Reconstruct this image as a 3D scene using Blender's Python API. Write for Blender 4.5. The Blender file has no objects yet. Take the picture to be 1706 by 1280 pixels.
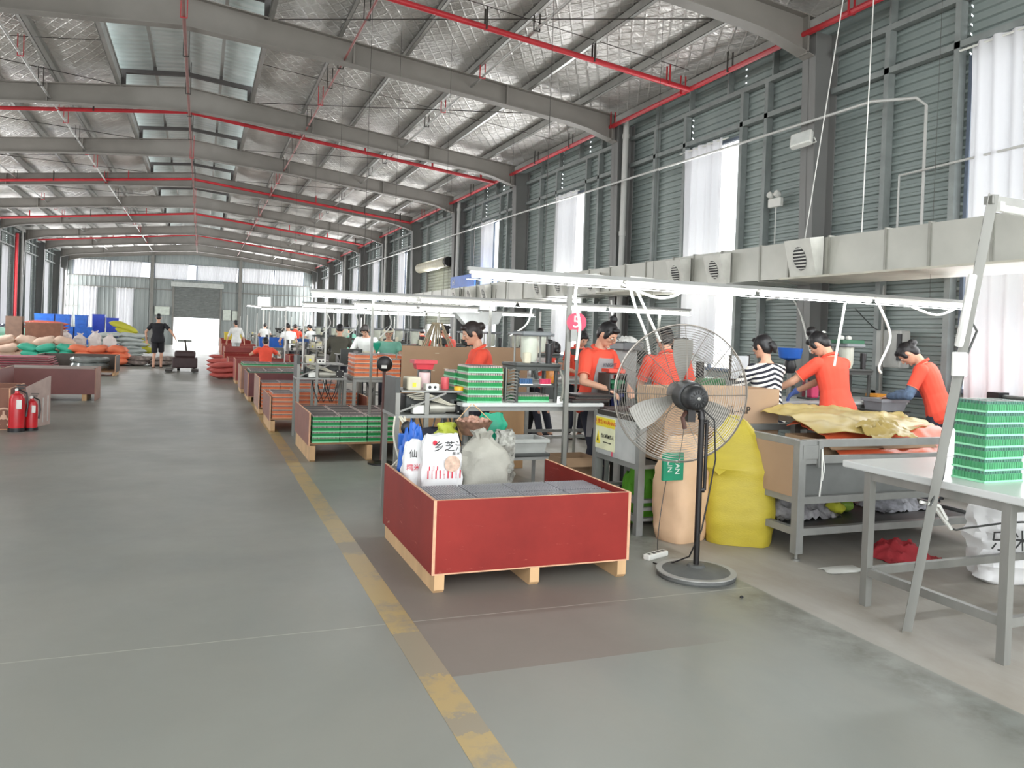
import bpy, math, random
import numpy as np
from mathutils import Vector, Matrix, Euler, noise
random.seed(7)
R = math.radians
PI = math.pi
sc = bpy.context.scene
COL = sc.collection

# ------------------------------------------------------------------ camera
FPX, YAW, PITCH, ROLL, CY, EYE = 1319.94, .37464, -.011975, .036194, 573., 1.5
_f = Vector((math.sin(YAW) * math.cos(PITCH), math.cos(YAW) * math.cos(PITCH), math.sin(PITCH)))
_r = Vector((math.cos(YAW), -math.sin(YAW), 0))
_u = _r.cross(_f)
_c, _s = math.cos(ROLL), math.sin(ROLL)
CR = _c * _r + _s * _u
CU = -_s * _r + _c * _u
cam_d = bpy.data.cameras.new('camera')
cam = bpy.data.objects.new('camera', cam_d)
COL.objects.link(cam)
cam.matrix_world = Matrix((( CR.x, CU.x, -_f.x, 0), (CR.y, CU.y, -_f.y, 0), (CR.z, CU.z, -_f.z, EYE), (0, 0, 0, 1)))
cam_d.sensor_fit = 'HORIZONTAL'
cam_d.sensor_width = 36
cam_d.lens = FPX * 36 / 1706
cam_d.shift_y = (CY - 640) / 1706
cam_d.clip_start = .05
cam_d.clip_end = 400
sc.camera = cam

def P(x, y, X=None, Y=None, Z=None):
    """a point of the hall read off the photograph on a known plane"""
    d = CR * ((x - 853) / FPX) - CU * ((y - CY) / FPX) + _f
    if X is not None: t = X / d.x
    elif Y is not None: t = Y / d.y
    else: t = (Z - EYE) / d.z
    return Vector((0, 0, EYE)) + d * t

# ------------------------------------------------------------------ light and exposure
sc.view_settings.view_transform = 'Standard'
sc.view_settings.look = 'None'
sc.view_settings.gamma = 1
sc.view_settings.use_curve_mapping = False
sc.view_settings.exposure = -0.06
world = bpy.data.worlds.new('sky')
sc.world = world
world.use_nodes = True
wb = world.node_tree.nodes['Background']
wb.inputs[0].default_value = (.93, .97, 1, 1)
wb.inputs[1].default_value = 4.2

def area(loc, rot, sx, sy, power, color=(1, 1, 1)):
    l = bpy.data.lights.new('daylight', 'AREA')
    l.shape = 'RECTANGLE'; l.size = sx; l.size_y = sy; l.energy = power; l.color = color
    o = bpy.data.objects.new('daylight', l); COL.objects.link(o)
    o.location = loc; o.rotation_euler = rot
    return o

WX, WL = 7.5, -8.3           # side walls
YF, YB = 57.0, -3.0          # far wall, near end
RX, RZ, SL = -.4, 6.67, .112 # ridge line of the roof sheet
BAYS = [3.0 + 5.1 * i for i in range(11)]
WIN = [4.75 + 5.1 * i - .0 for i in range(-1, 11)]     # near edge of each side window
for i, y in enumerate(WIN):
    w = (60, 60, 110, 170)[i] if i < 4 else 215
    area((WX - .25, y + .68, 2.9), (0, R(90), 0), 3.2, 1.2, w)
    area((WL + .25, y + .68, 2.9), (0, R(-90), 0), 3.2, 1.2, w)
area((-.3, YF - .3, 4.85), (R(90), 0, R(180)), 12, .9, 330)
area((-.3, YF + .5, 1.0), (R(90), 0, R(180)), 2.9, 1.7, 110)
area((1.2, YB - .2, 2.6), (R(90), 0, 0), 9, 4.6, 280)

# ------------------------------------------------------------------ materials
def lin(c):
    return tuple(((v / 255) / 12.92 if v / 255 <= .04045 else ((v / 255 + .055) / 1.055) ** 2.4) for v in c)

class NT:
    def __init__(s, name):
        s.m = bpy.data.materials.new(name); s.m.use_nodes = True
        s.t = s.m.node_tree; s.n = s.t.nodes; s.b = s.n['Principled BSDF']
    def link(s, a, b): s.t.links.new(a, b)
    def inp(s, sock, v):
        if isinstance(v, bpy.types.NodeSocket): s.link(v, sock)
        elif isinstance(v, tuple) and len(v) == 3 and sock.type == 'RGBA': sock.default_value = (*v, 1)
        else: sock.default_value = v
    def math(s, op, a, b=None, clamp=False):
        n = s.n.new('ShaderNodeMath'); n.operation = op; n.use_clamp = clamp
        s.inp(n.inputs[0], a)
        if b is not None: s.inp(n.inputs[1], b)
        return n.outputs[0]
    def mix(s, f, a, b):
        n = s.n.new('ShaderNodeMix'); n.data_type = 'RGBA'
        s.inp(n.inputs['Factor'], f); s.inp(n.inputs[6], a); s.inp(n.inputs[7], b)
        return n.outputs[2]
    def noise(s, vec, scale, detail=3, rough=.5, dist=0):
        n = s.n.new('ShaderNodeTexNoise'); n.inputs['Scale'].default_value = scale
        n.inputs['Detail'].default_value = detail; n.inputs['Roughness'].default_value = rough
        n.inputs['Distortion'].default_value = dist
        s.link(vec, n.inputs['Vector']); return n.outputs['Fac']
    def ramp(s, f, a, b):
        n = s.n.new('ShaderNodeMapRange'); n.clamp = True
        s.inp(n.inputs[0], f); n.inputs[1].default_value = a; n.inputs[2].default_value = b
        return n.outputs[0]
    def pos(s): return s.n.new('ShaderNodeNewGeometry').outputs['Position']
    def obj(s): return s.n.new('ShaderNodeTexCoord').outputs['Object']
    def scale(s, v, sx, sy, sz):
        n = s.n.new('ShaderNodeMapping'); n.inputs['Scale'].default_value = (sx, sy, sz)
        s.link(v, n.inputs['Vector']); return n.outputs[0]
    def xyz(s, v):
        n = s.n.new('ShaderNodeSeparateXYZ'); s.link(v, n.inputs[0]); return n.outputs
    def bump(s, h, strength, dist=.01):
        n = s.n.new('ShaderNodeBump'); n.inputs['Strength'].default_value = strength
        n.inputs['Distance'].default_value = dist; s.link(h, n.inputs['Height'])
        s.link(n.outputs[0], s.b.inputs['Normal'])

MATS = {}
def mat(name, c, rough=.6, metal=0, var=.12, scale=6, bump=0, bscale=40, spec=.5, stretch=(1, 1, 1), trans=0, alpha=1, emit=0, sub=0):
    if name in MATS: return MATS[name]
    k = NT(name); c = lin(c)
    v = k.scale(k.obj(), *stretch)
    f = k.noise(v, scale, 4)
    f = k.ramp(f, .3, .7)
    k.link(k.mix(f, tuple(x * (1 - var) for x in c), tuple(min(1, x * (1 + var)) for x in c)), k.b.inputs['Base Color'])
    k.b.inputs['Roughness'].default_value = rough
    k.b.inputs['Metallic'].default_value = metal
    k.b.inputs['Specular IOR Level'].default_value = spec
    if trans: k.b.inputs['Transmission Weight'].default_value = trans
    if alpha < 1: k.b.inputs['Alpha'].default_value = alpha
    if bump: k.bump(k.noise(v, bscale, 4, .6), bump)
    if emit:
        k.b.inputs['Emission Color'].default_value = (1, 1, 1, 1); k.b.inputs['Emission Strength'].default_value = emit
    MATS[name] = k.m
    return k.m

def m_floor():
    k = NT('polished_concrete'); p = k.pos(); x, y, z = k.xyz(p)
    a = k.ramp(k.noise(p, .45, 5, .55, .6), .3, .7)
    b = k.ramp(k.noise(k.scale(p, 1, .35, 1), 2.2, 6, .65, .4), .35, .7)
    c = k.mix(a, lin((120, 124, 119)), lin((146, 147, 139)))
    c = k.mix(k.math('MULTIPLY', b, .45), c, lin((138, 136, 126)))
    # lighter concrete slab under the work lines, right of its cut edge
    slab = k.math('GREATER_THAN', x, k.math('ADD', 3.2, k.math('MULTIPLY', k.noise(p, 3, 2), .03)))
    c = k.mix(slab, c, k.mix(b, lin((150, 143, 132)), lin((168, 165, 158))))
    # brownish worn coating beside the painted line
    inb = k.math('MULTIPLY', k.math('GREATER_THAN', x, 1.0), k.ramp(x, 2.6, 1.9))
    inb = k.math('MULTIPLY', inb, k.math('GREATER_THAN', y, 3.27))
    inb = k.math('MULTIPLY', inb, k.ramp(y, 6.5, 5.5))
    c = k.mix(k.math('MULTIPLY', inb, .75), c, lin((122, 110, 102)))
    # grime along the slab edge
    g = k.math('MULTIPLY', k.ramp(k.math('ABSOLUTE', k.math('SUBTRACT', x, 3.08)), .3, .02), k.ramp(k.noise(p, 4, 5, .7), .38, .62))
    g = k.math('MULTIPLY', g, k.ramp(x, 3.22, 3.19))
    c = k.mix(k.math('MULTIPLY', g, .7), c, lin((84, 82, 72)))
    # saw-cut joints
    for yj in (3.95, 10.1, 16.3, 22.5):
        j = k.math('LESS_THAN', k.math('ABSOLUTE', k.math('SUBTRACT', y, k.math('ADD', yj, k.math('MULTIPLY', k.noise(p, 9, 2), .01)))), .004)
        j = k.math('MULTIPLY', j, k.math('LESS_THAN', x, 3.2))
        c = k.mix(k.math('MULTIPLY', j, .6), c, lin((185, 183, 172)))
    k.link(c, k.b.inputs['Base Color'])
    r = k.math('ADD', .26, k.math('MULTIPLY', k.noise(p, 1.7, 5, .7), .26))
    k.link(k.math('ADD', r, k.math('MULTIPLY', k.math('ADD', slab, inb), .2)), k.b.inputs['Roughness'])
    k.bump(k.noise(k.scale(p, 1, .5, 1), 3.0, 4, .6), .12, .01)
    return k.m

def m_line():
    k = NT('worn_yellow_paint'); p = k.pos()
    f = k.ramp(k.noise(p, 2.1, 6, .75), .5, .62)
    x, y, z = k.xyz(p); yn = k.math('ADD', y, k.math('MULTIPLY', k.math('SUBTRACT', k.noise(p, 14, 4, .7), .5), .22))
    for lo, hi in ((3.3, 3.82), (2.78, 2.93), (5.3, 5.55)):   # stretches scuffed bare
        f = k.math('MAXIMUM', f, k.math('MULTIPLY', k.math('GREATER_THAN', yn, lo), k.math('LESS_THAN', yn, hi)))
    c = k.mix(k.math('MULTIPLY', f, .75), lin((172, 150, 104)), lin((134, 130, 120)))
    k.link(c, k.b.inputs['Base Color']); k.b.inputs['Roughness'].default_value = .4
    return k.m

def m_foil():
    k = NT('foil_insulation'); p = k.pos(); x, y, z = k.xyz(p)
    k.link(k.mix(k.ramp(k.noise(k.scale(p, 1, .5, 1), 1.6, 4), .35, .65), lin((200, 197, 192)), lin((232, 230, 226))), k.b.inputs['Base Color'])
    k.b.inputs['Metallic'].default_value = .7
    k.link(k.math('ADD', .24, k.math('MULTIPLY', k.noise(p, 3, 3), .24)), k.b.inputs['Roughness'])
    # wire netting lines pressed in on both diagonals, and crumples
    def tri(v, per):
        t = k.math('FRACT', k.math('DIVIDE', v, per))
        return k.math('ABSOLUTE', k.math('SUBTRACT', t, .5))
    d1 = k.ramp(tri(k.math('ADD', x, k.math('MULTIPLY', y, .55)), .2), .12, 0)
    d2 = k.ramp(tri(k.math('SUBTRACT', x, k.math('MULTIPLY', y, .55)), .2), .12, 0)
    h = k.math('MULTIPLY', k.math('MAXIMUM', d1, d2), .35)
    h = k.math('ADD', h, k.math('MULTIPLY', k.noise(k.scale(p, 1, 2.4, 1), 3.5, 5, .6, .8), 2.2))
    k.bump(h, .75, .05)
    return k.m

def m_redwood():
    k = NT('red_film_faced_plywood'); v = k.obj()
    c = k.mix(k.ramp(k.noise(v, 2.3, 5, .6), .3, .7), lin((122, 33, 28)), lin((142, 42, 35)))
    s = k.ramp(k.noise(k.scale(v, 1, 1, 9), 3.1, 6, .8), .63, .68)
    c = k.mix(k.math('MULTIPLY', s, .6), c, lin((205, 130, 115)))
    k.link(c, k.b.inputs['Base Color']); k.b.inputs['Roughness'].default_value = .55; k.b.inputs['Specular IOR Level'].default_value = .3
    return k.m

def m_siding(name='ribbed_steel_siding', c0=(130, 141, 138), c1=(154, 164, 161)):
    k = NT(name); v = k.pos()
    k.link(k.mix(k.ramp(k.noise(k.scale(v, 1, 1, .3), 1.2, 4), .3, .7), lin(c0), lin(c1)), k.b.inputs['Base Color'])
    k.b.inputs['Metallic'].default_value = .12
    k.b.inputs['Roughness'].default_value = .45
    return k.m

def m_curtain():
    k = NT('white_curtain_cloth')
    d = k.n.new('ShaderNodeBsdfDiffuse'); t = k.n.new('ShaderNodeBsdfTranslucent'); mx = k.n.new('ShaderNodeMixShader')
    d.inputs[0].default_value = (.82, .82, .84, 1); t.inputs[0].default_value = (.88, .88, .92, 1)
    mx.inputs[0].default_value = .32
    k.link(d.outputs[0], mx.inputs[1]); k.link(t.outputs[0], mx.inputs[2])
    k.link(mx.outputs[0], k.n['Material Output'].inputs['Surface'])
    MATS['curtain'] = k.m
    return k.m

def m_stripes():
    k = NT('black_and_white_striped_knit'); x, y, z = k.xyz(k.obj())
    v = k.math('ADD', z, k.math('MULTIPLY', k.math('ABSOLUTE', x), .35))
    f = k.math('GREATER_THAN', k.math('FRACT', k.math('MULTIPLY', v, 21)), .5)
    k.link(k.mix(f, lin((232, 230, 222)), lin((30, 32, 44))), k.b.inputs['Base Color'])
    k.b.inputs['Roughness'].default_value = .85
    return k.m

FLOOR = m_floor(); LINE = m_line(); FOIL = m_foil(); RED = m_redwood(); SIDING = m_siding(); CURT = m_curtain(); STRIPE = m_stripes()
GREY_STEEL = mat('grey_painted_steel', (128, 127, 122), .55, .1, .08)
BEAM = mat('roof_beam_paint', (134, 130, 124), .6, .1, .08, 2)
COLP = mat('column_paint', (128, 128, 126), .5, .15, .06, 2)
PURLIN = mat('galvanised_purlin', (170, 170, 166), .4, .6, .1, 3)
DARKST = mat('dark_steel', (62, 58, 54), .6, .2)
PIPE_RED = mat('sprinkler_pipe_red', (186, 44, 52), .4, 0, .08)
WHITE = mat('white_plastic', (226, 226, 220), .4, 0, .05)
PVC = mat('white_pvc_pipe', (196, 196, 192), .4, 0, .04)
DUCT = mat('galvanised_duct_sheet', (178, 178, 170), .42, .35, .08, 2.5)
STEEL = mat('bare_slotted_steel', (136, 136, 131), .42, .35, .12, 8, stretch=(1, 1, .2))
FRAME = mat('bench_frame_grey', (142, 143, 140), .45, .35, .1, 8)
TOPW = mat('white_bench_top', (200, 202, 200), .3, 0, .05, 3)
WOOD = mat('raw_timber', (196, 160, 118), .7, 0, .15, 5, stretch=(1, 1, .3), bump=.1)
PLY = mat('plywood_edge', (206, 160, 128), .7, 0, .12, 20)
CARD = mat('brown_cardboard', (160, 132, 104), .8, 0, .08, 3)
CARD2 = mat('pale_cardboard', (186, 156, 128), .8, 0, .06, 3)
BLACK = mat('black_plastic', (28, 28, 30), .4, 0, .1)
BLACKM = mat('black_metal', (36, 34, 34), .35, .3, .1)
DARK = mat('dark_machine_grey', (70, 72, 70), .5, .3, .15)
GREENT = mat('green_tray_plastic', (20, 140, 74), .35, 0, .08, 10)
GREEND = mat('dark_green_tray_plastic', (30, 104, 84), .4, 0, .08, 10)
RIM = mat('pale_green_rim', (150, 226, 180), .35, 0, .05)
ORNT = mat('orange_tray_plastic', (214, 112, 66), .4, 0, .1, 10)
ORIM = mat('pale_orange_rim', (240, 180, 140), .4, 0, .05)
CELL = mat('battery_cell_steel', (168, 168, 172), .3, .6, .1)
CELLD = mat('battery_cell_dark', (186, 170, 166), .4, .3, .2)
CLEAR = mat('clear_wrap', (220, 240, 235), .12, 0, .02, alpha=.22)
TUBE = mat('lit_tube', (255, 255, 255), .4, emit=14)
RUBBER = mat('grey_rubber', (90, 90, 88), .7)
SKIN = mat('skin', (206, 158, 132), .55, 0, .06, 8)
HAIR = mat('black_hair', (26, 24, 26), .45, 0, .2, 30)
ORSHIRT = mat('orange_red_polo_cloth', (232, 82, 60), .8, 0, .06, 10, bump=.1, bscale=14)
ORTRIM = mat('orange_collar', (226, 92, 48), .8)
NAVY = mat('dark_trousers', (44, 46, 58), .85)
BLUE = mat('blue_plastic', (36, 98, 190), .4)
YEL = mat('yellow_woven_sack', (182, 165, 52), .5, 0, .07, 6, bump=.25, bscale=60, stretch=(1, 1, 3))
BEIGE = mat('beige_paper_sack', (212, 178, 144), .7, 0, .06, 6, bump=.1, bscale=30)
GREYSACK = mat('grey_woven_sack', (168, 166, 156), .75, 0, .1, 6, bump=.25, bscale=50)
WSACK = mat('white_printed_sack', (228, 228, 228), .5, 0, .04, 6)
GLASS = mat('window_glass', (255, 255, 255), .05, 0, 0, trans=1)
REDM = mat('red_gloss', (196, 36, 44), .3)
PINKR = mat('pink_red_sign', (224, 50, 84), .4)

# ------------------------------------------------------------------ mesh building
class MB:
    def __init__(s): s.v = []; s.f = []
    def add(s, vs, fs):
        n = len(s.v); s.v += [tuple(v) for v in vs]; s.f += [tuple(i + n for i in f) for f in fs]; return s
    def box(s, x0, x1, y0, y1, z0, z1, M=None):
        vs = [Vector(p) for p in ((x0, y0, z0), (x1, y0, z0), (x1, y1, z0), (x0, y1, z0), (x0, y0, z1), (x1, y0, z1), (x1, y1, z1), (x0, y1, z1))]
        if M: vs = [M @ v for v in vs]
        return s.add(vs, [(0, 3, 2, 1), (4, 5, 6, 7), (0, 1, 5, 4), (1, 2, 6, 5), (2, 3, 7, 6), (3, 0, 4, 7)])
    def bev(s, x0, x1, y0, y1, z0, z1, b=.01, M=None):
        """box with chamfered vertical edges and a chamfered rim"""
        def ring(i, z): return [(x0 + b + i, y0 + i, z), (x1 - b - i, y0 + i, z), (x1 - i, y0 + b + i, z), (x1 - i, y1 - b - i, z), (x1 - b - i, y1 - i, z), (x0 + b + i, y1 - i, z), (x0 + i, y1 - b - i, z), (x0 + i, y0 + b + i, z)]
        rs = [ring(b * .5, z0), ring(0, z0 + b), ring(0, z1 - b), ring(b * .5, z1)]
        vs = [Vector(p) for r in rs for p in r]
        if M: vs = [M @ v for v in vs]
        fs = [tuple(range(7, -1, -1)), tuple(range(24, 32))]
        for k in range(3):
            for i in range(8): fs.append((k * 8 + i, k * 8 + (i + 1) % 8, k * 8 + 8 + (i + 1) % 8, k * 8 + 8 + i))
        return s.add(vs, fs)
    def bar(s, a, b, w, h=None, up=(0, 0, 1)):
        a, b = Vector(a), Vector(b); d = (b - a); L = d.length; d.normalize(); h = h or w
        u = Vector(up); 
        if abs(d.dot(u)) > .98: u = Vector((0, 1, 0))
        x = d.cross(u).normalized(); u = x.cross(d)
        M = Matrix(((x.x, d.x, u.x, a.x), (x.y, d.y, u.y, a.y), (x.z, d.z, u.z, a.z), (0, 0, 0, 1)))
        return s.box(-w / 2, w / 2, 0, L, -h / 2, h / 2, M)
    def tube(s, pts, r, n=6, caps=True, closed=False):
        pts = [Vector(p) for p in pts]; m = len(pts); vs = []; fs = []
        rr = r if isinstance(r, (list, tuple)) else [r] * m
        pu = None
        for i, p in enumerate(pts):
            if closed: d = pts[(i + 1) % m] - pts[i - 1]
            else: d = pts[min(i + 1, m - 1)] - pts[max(i - 1, 0)]
            if d.length < 1e-9: d = Vector((0, 0, 1))
            d.normalize()
            u = pu if pu is not None else (Vector((0, 0, 1)) if abs(d.z) < .9 else Vector((1, 0, 0)))
            x = d.cross(u)
            if x.length < 1e-4: x = d.cross(Vector((1, 0, 0)))
            x.normalize(); u = x.cross(d); pu = u
            for k in range(n):
                a = 2 * PI * k / n
                vs.append(p + (x * math.cos(a) + u * math.sin(a)) * rr[i])
        for i in range(m if closed else m - 1):
            j = (i + 1) % m
            for k in range(n): fs.append((i * n + k, i * n + (k + 1) % n, j * n + (k + 1) % n, j * n + k))
        if caps and not closed:
            fs.append(tuple(range(n - 1, -1, -1))); fs.append(tuple(range((m - 1) * n, m * n)))
        return s.add(vs, fs)
    def cyl(s, a, b, r, n=12, r2=None): return s.tube([a, b], [r, r if r2 is None else r2], n)
    def lathe(s, prof, n=20, c=(0, 0, 0), M=None):
        vs = []; fs = []
        for (r, z) in prof:
            for k in range(n):
                a = 2 * PI * k / n; v = Vector((r * math.cos(a), r * math.sin(a), z))
                v = (M @ v) if M else v + Vector(c); vs.append(v)
        for i in range(len(prof) - 1):
            for k in range(n): fs.append((i * n + k, i * n + (k + 1) % n, (i + 1) * n + (k + 1) % n, (i + 1) * n + k))
        fs.append(tuple(range(n - 1, -1, -1))); fs.append(tuple(range((len(prof) - 1) * n, len(prof) * n)))
        return s.add(vs, fs)
    def ell(s, c, rx, ry, rz, M=None, nu=14, nv=10):
        vs = []; fs = []; c = Vector(c)
        for j in range(nv + 1):
            t = PI * j / nv
            for i in range(nu):
                a = 2 * PI * i / nu
                v = Vector((rx * math.sin(t) * math.cos(a), ry * math.sin(t) * math.sin(a), -rz * math.cos(t)))
                vs.append(c + (M @ v if M else v))
        for j in range(nv):
            for i in range(nu): fs.append((j * nu + i, j * nu + (i + 1) % nu, (j + 1) * nu + (i + 1) % nu, (j + 1) * nu + i))
        return s.add(vs, fs)
    def loft(s, rings, cap=True):
        n = len(rings[0]); vs = [p for r in rings for p in r]; fs = []
        for i in range(len(rings) - 1):
            for k in range(n): fs.append((i * n + k, i * n + (k + 1) % n, (i + 1) * n + (k + 1) % n, (i + 1) * n + k))
        if cap: fs.append(tuple(range(n - 1, -1, -1))); fs.append(tuple(range((len(rings) - 1) * n, len(rings) * n)))
        return s.add(vs, fs)
    def prism(s, poly, a, b, axis='Y'):
        """poly in the two other axes, extruded from a to b along axis"""
        n = len(poly); vs = []
        for t in (a, b):
            for (p, q) in poly:
                vs.append({'Y': (p, t, q), 'X': (t, p, q), 'Z': (p, q, t)}[axis])
        fs = [tuple(range(n - 1, -1, -1)), tuple(range(n, 2 * n))] + [(i, (i + 1) % n, n + (i + 1) % n, n + i) for i in range(n)]
        return s.add(vs, fs)
    def build(s, name, m, parent=None, smooth=False, label=None, local=False):
        me = bpy.data.meshes.new(name)
        off = Vector((0, 0, 0))
        if parent is not None and not local: off = absloc(parent)
        me.from_pydata([(v[0] - off.x, v[1] - off.y, v[2] - off.z) for v in s.v], [], s.f)
        me.materials.append(m)
        me.update()
        import bmesh
        bm = bmesh.new(); bm.from_mesh(me); bmesh.ops.recalc_face_normals(bm, faces=bm.faces); bm.to_mesh(me); bm.free()
        if smooth:
            me.polygons.foreach_set('use_smooth', [True] * len(me.polygons))
            me.set_sharp_from_angle(angle=R(42))
        o = bpy.data.objects.new(name, me); COL.objects.link(o)
        if parent is not None: o.parent = parent
        if label: o['label'] = label
        return o

def absloc(o):
    v = Vector(o.location)
    while o.parent is not None: o = o.parent; v = v + Vector(o.location)
    return v

def thing(name, label, cat, loc=(0, 0, 0), rz=0, group=None):
    o = bpy.data.objects.new(name, None); COL.objects.link(o); o.empty_display_size = .1
    o.location = loc; o.rotation_euler = (0, 0, rz); o['label'] = label; o['category'] = cat
    if group: o['group'] = group
    return o
def tag(o, label, cat, group=None):
    o['label'] = label; o['category'] = cat
    if group: o['group'] = group
    return o
def struct(o): o['kind'] = 'structure'; return o
KIDS = {}
def kids(o): return [c for c in bpy.data.objects if c.parent == o]
def dup(root, loc, rz=None, label=None, group=None, ch=None):
    r = root.copy(); COL.objects.link(r); r.location = loc
    if rz is not None: r.rotation_euler = (0, 0, rz)
    if label: r['label'] = label
    if group: r['group'] = group
    for c in (ch if ch is not None else kids(root)):
        d = c.copy(); COL.objects.link(d); d.parent = r
    return r
def origin(o, p):
    """move a single-mesh object's origin to p"""
    p = Vector(p); o.data.transform(Matrix.Translation(-p)); o.location = p; return o
def text(s, name, m, size, M, parent=None, ext=.0008, align='CENTER'):
    cu = bpy.data.curves.new(name, 'FONT'); cu.body = s; cu.size = size; cu.extrude = ext
    cu.align_x = align; cu.align_y = 'CENTER'; cu.resolution_u = 3
    o = bpy.data.objects.new(name, cu); COL.objects.link(o); cu.materials.append(m)
    bpy.context.view_layer.update()
    me = bpy.data.meshes.new_from_object(o.evaluated_get(bpy.context.evaluated_depsgraph_get())); bpy.data.objects.remove(o)
    if not me.materials: me.materials.append(m)
    o = bpy.data.objects.new(name, me); COL.objects.link(o)
    o.matrix_world = M
    if parent is not None:
        o.parent = parent; o.matrix_parent_inverse = Matrix.Translation(-absloc(parent))
    return o
def facing(p, n, up=(0, 0, 1)):
    """matrix whose local +Z looks along n (text plane) at p"""
    n = Vector(n).normalized(); u = Vector(up); x = u.cross(n).normalized(); u = n.cross(x)
    return Matrix(((x.x, u.x, n.x, p[0]), (x.y, u.y, n.y, p[1]), (x.z, u.z, n.z, p[2]), (0, 0, 0, 1)))

from mathutils.bvhtree import BVHTree
def front_y(t, pts, gap=.004):
    """nearest front surface (towards -Y) of a bag over some (x, z) points"""
    o = kids(t)[0] if t.type == 'EMPTY' else t
    bv = BVHTree.FromPolygons([v.co for v in o.data.vertices], [tuple(p.vertices) for p in o.data.polygons])
    b = absloc(t); ys = []
    for x, z in pts:
        h = bv.ray_cast(Vector((x, b.y - 2, z)) - b, Vector((0, 1, 0)))
        if h[0] is not None: ys.append(h[0].y + b.y)
    return (min(ys) if ys else b.y) - gap
# ------------------------------------------------------------------ floor and ground
struct(MB().box(WL - .05, WX + .05, YB, YF, -.12, 0).build('floor', FLOOR))
struct(MB().box(-60, 60, -40, 120, -.16, -.125).build('ground', mat('pale_yard_concrete', (200, 198, 190), .8)))
mb = MB()
yy = -2.9
while yy < 46:
    L = 3.0
    mb.box(.92 + .015 * math.sin(yy), 1.06 + .015 * math.sin(yy), yy, min(46, yy + L), 0, .0015); yy += L
struct(mb.build('floor_line', LINE))

# ------------------------------------------------------------------ ribbed sheet walls
def ribs_h(mb, x, sgn, y0, y1, z0, z1, pitch=.1, dep=.026):
    """horizontally ribbed sheet facing sgn*X, ribs run along Y"""
    prof = []; z = z0
    while z < z1 - 1e-4:
        for (dz, d) in ((0, 0), (.3, 0), (.42, 1), (.72, 1), (.84, 0)):
            if z + dz * pitch <= z1: prof.append((x + sgn * d * dep, z + dz * pitch))
        z += pitch
    prof.append((x, z1))
    vs = [(p, y0, q) for p, q in prof] + [(p, y1, q) for p, q in prof]; n = len(prof)
    mb.add(vs, [(i, i + 1, n + i + 1, n + i) for i in range(n - 1)])
def ribs_v(mb, y, x0, x1, z0, z1, pitch=.25, dep=.03, top=None):
    prof = []; x = x0
    while x < x1 - 1e-4:
        for (dx, d) in ((0, 0), (.6, 0), (.7, -1), (.9, -1)):
            if x + dx * pitch <= x1: prof.append((x + dx * pitch, y + d * dep))
        x += pitch
    prof.append((x1, y)); n = len(prof)
    vs = [(p, q, z0) for p, q in prof] + [(p, q, top(p) if top else z1) for p, q in prof]
    mb.add(vs, [(i, i + 1, n + i + 1, n + i) for i in range(n - 1)])

WW, WZ0, WZ1 = 1.35, 1.05, 4.62
EAVE = 5.85
DOORS_R = [(24.2, 27.3)]
def side_wall(name, X, sgn, doors):
    mb = MB(); cuts = []
    for y in WIN: cuts.append((y, y + WW, WZ0, WZ1))
    for a, b in doors:
        cuts = [c for c in cuts if not (c[0] < b and c[1] > a)] + [(a, b, 0, 3.7)]
    cuts.sort(); y = YB
    for a, b, z0, z1 in cuts:
        ribs_h(mb, X, sgn, y, a, 0, EAVE)
        ribs_h(mb, X, sgn, a, b, z1, EAVE)
        if z0 > 0: ribs_h(mb, X, sgn, a, b, 0, z0)
        y = b
    ribs_h(mb, X, sgn, y, YF, 0, EAVE)
    struct(mb.build(name, SIDING))
    return cuts
cutsR = side_wall('wall_right', WX, -1, DOORS_R)
cutsL = side_wall('wall_left', WL, 1, [])
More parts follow.
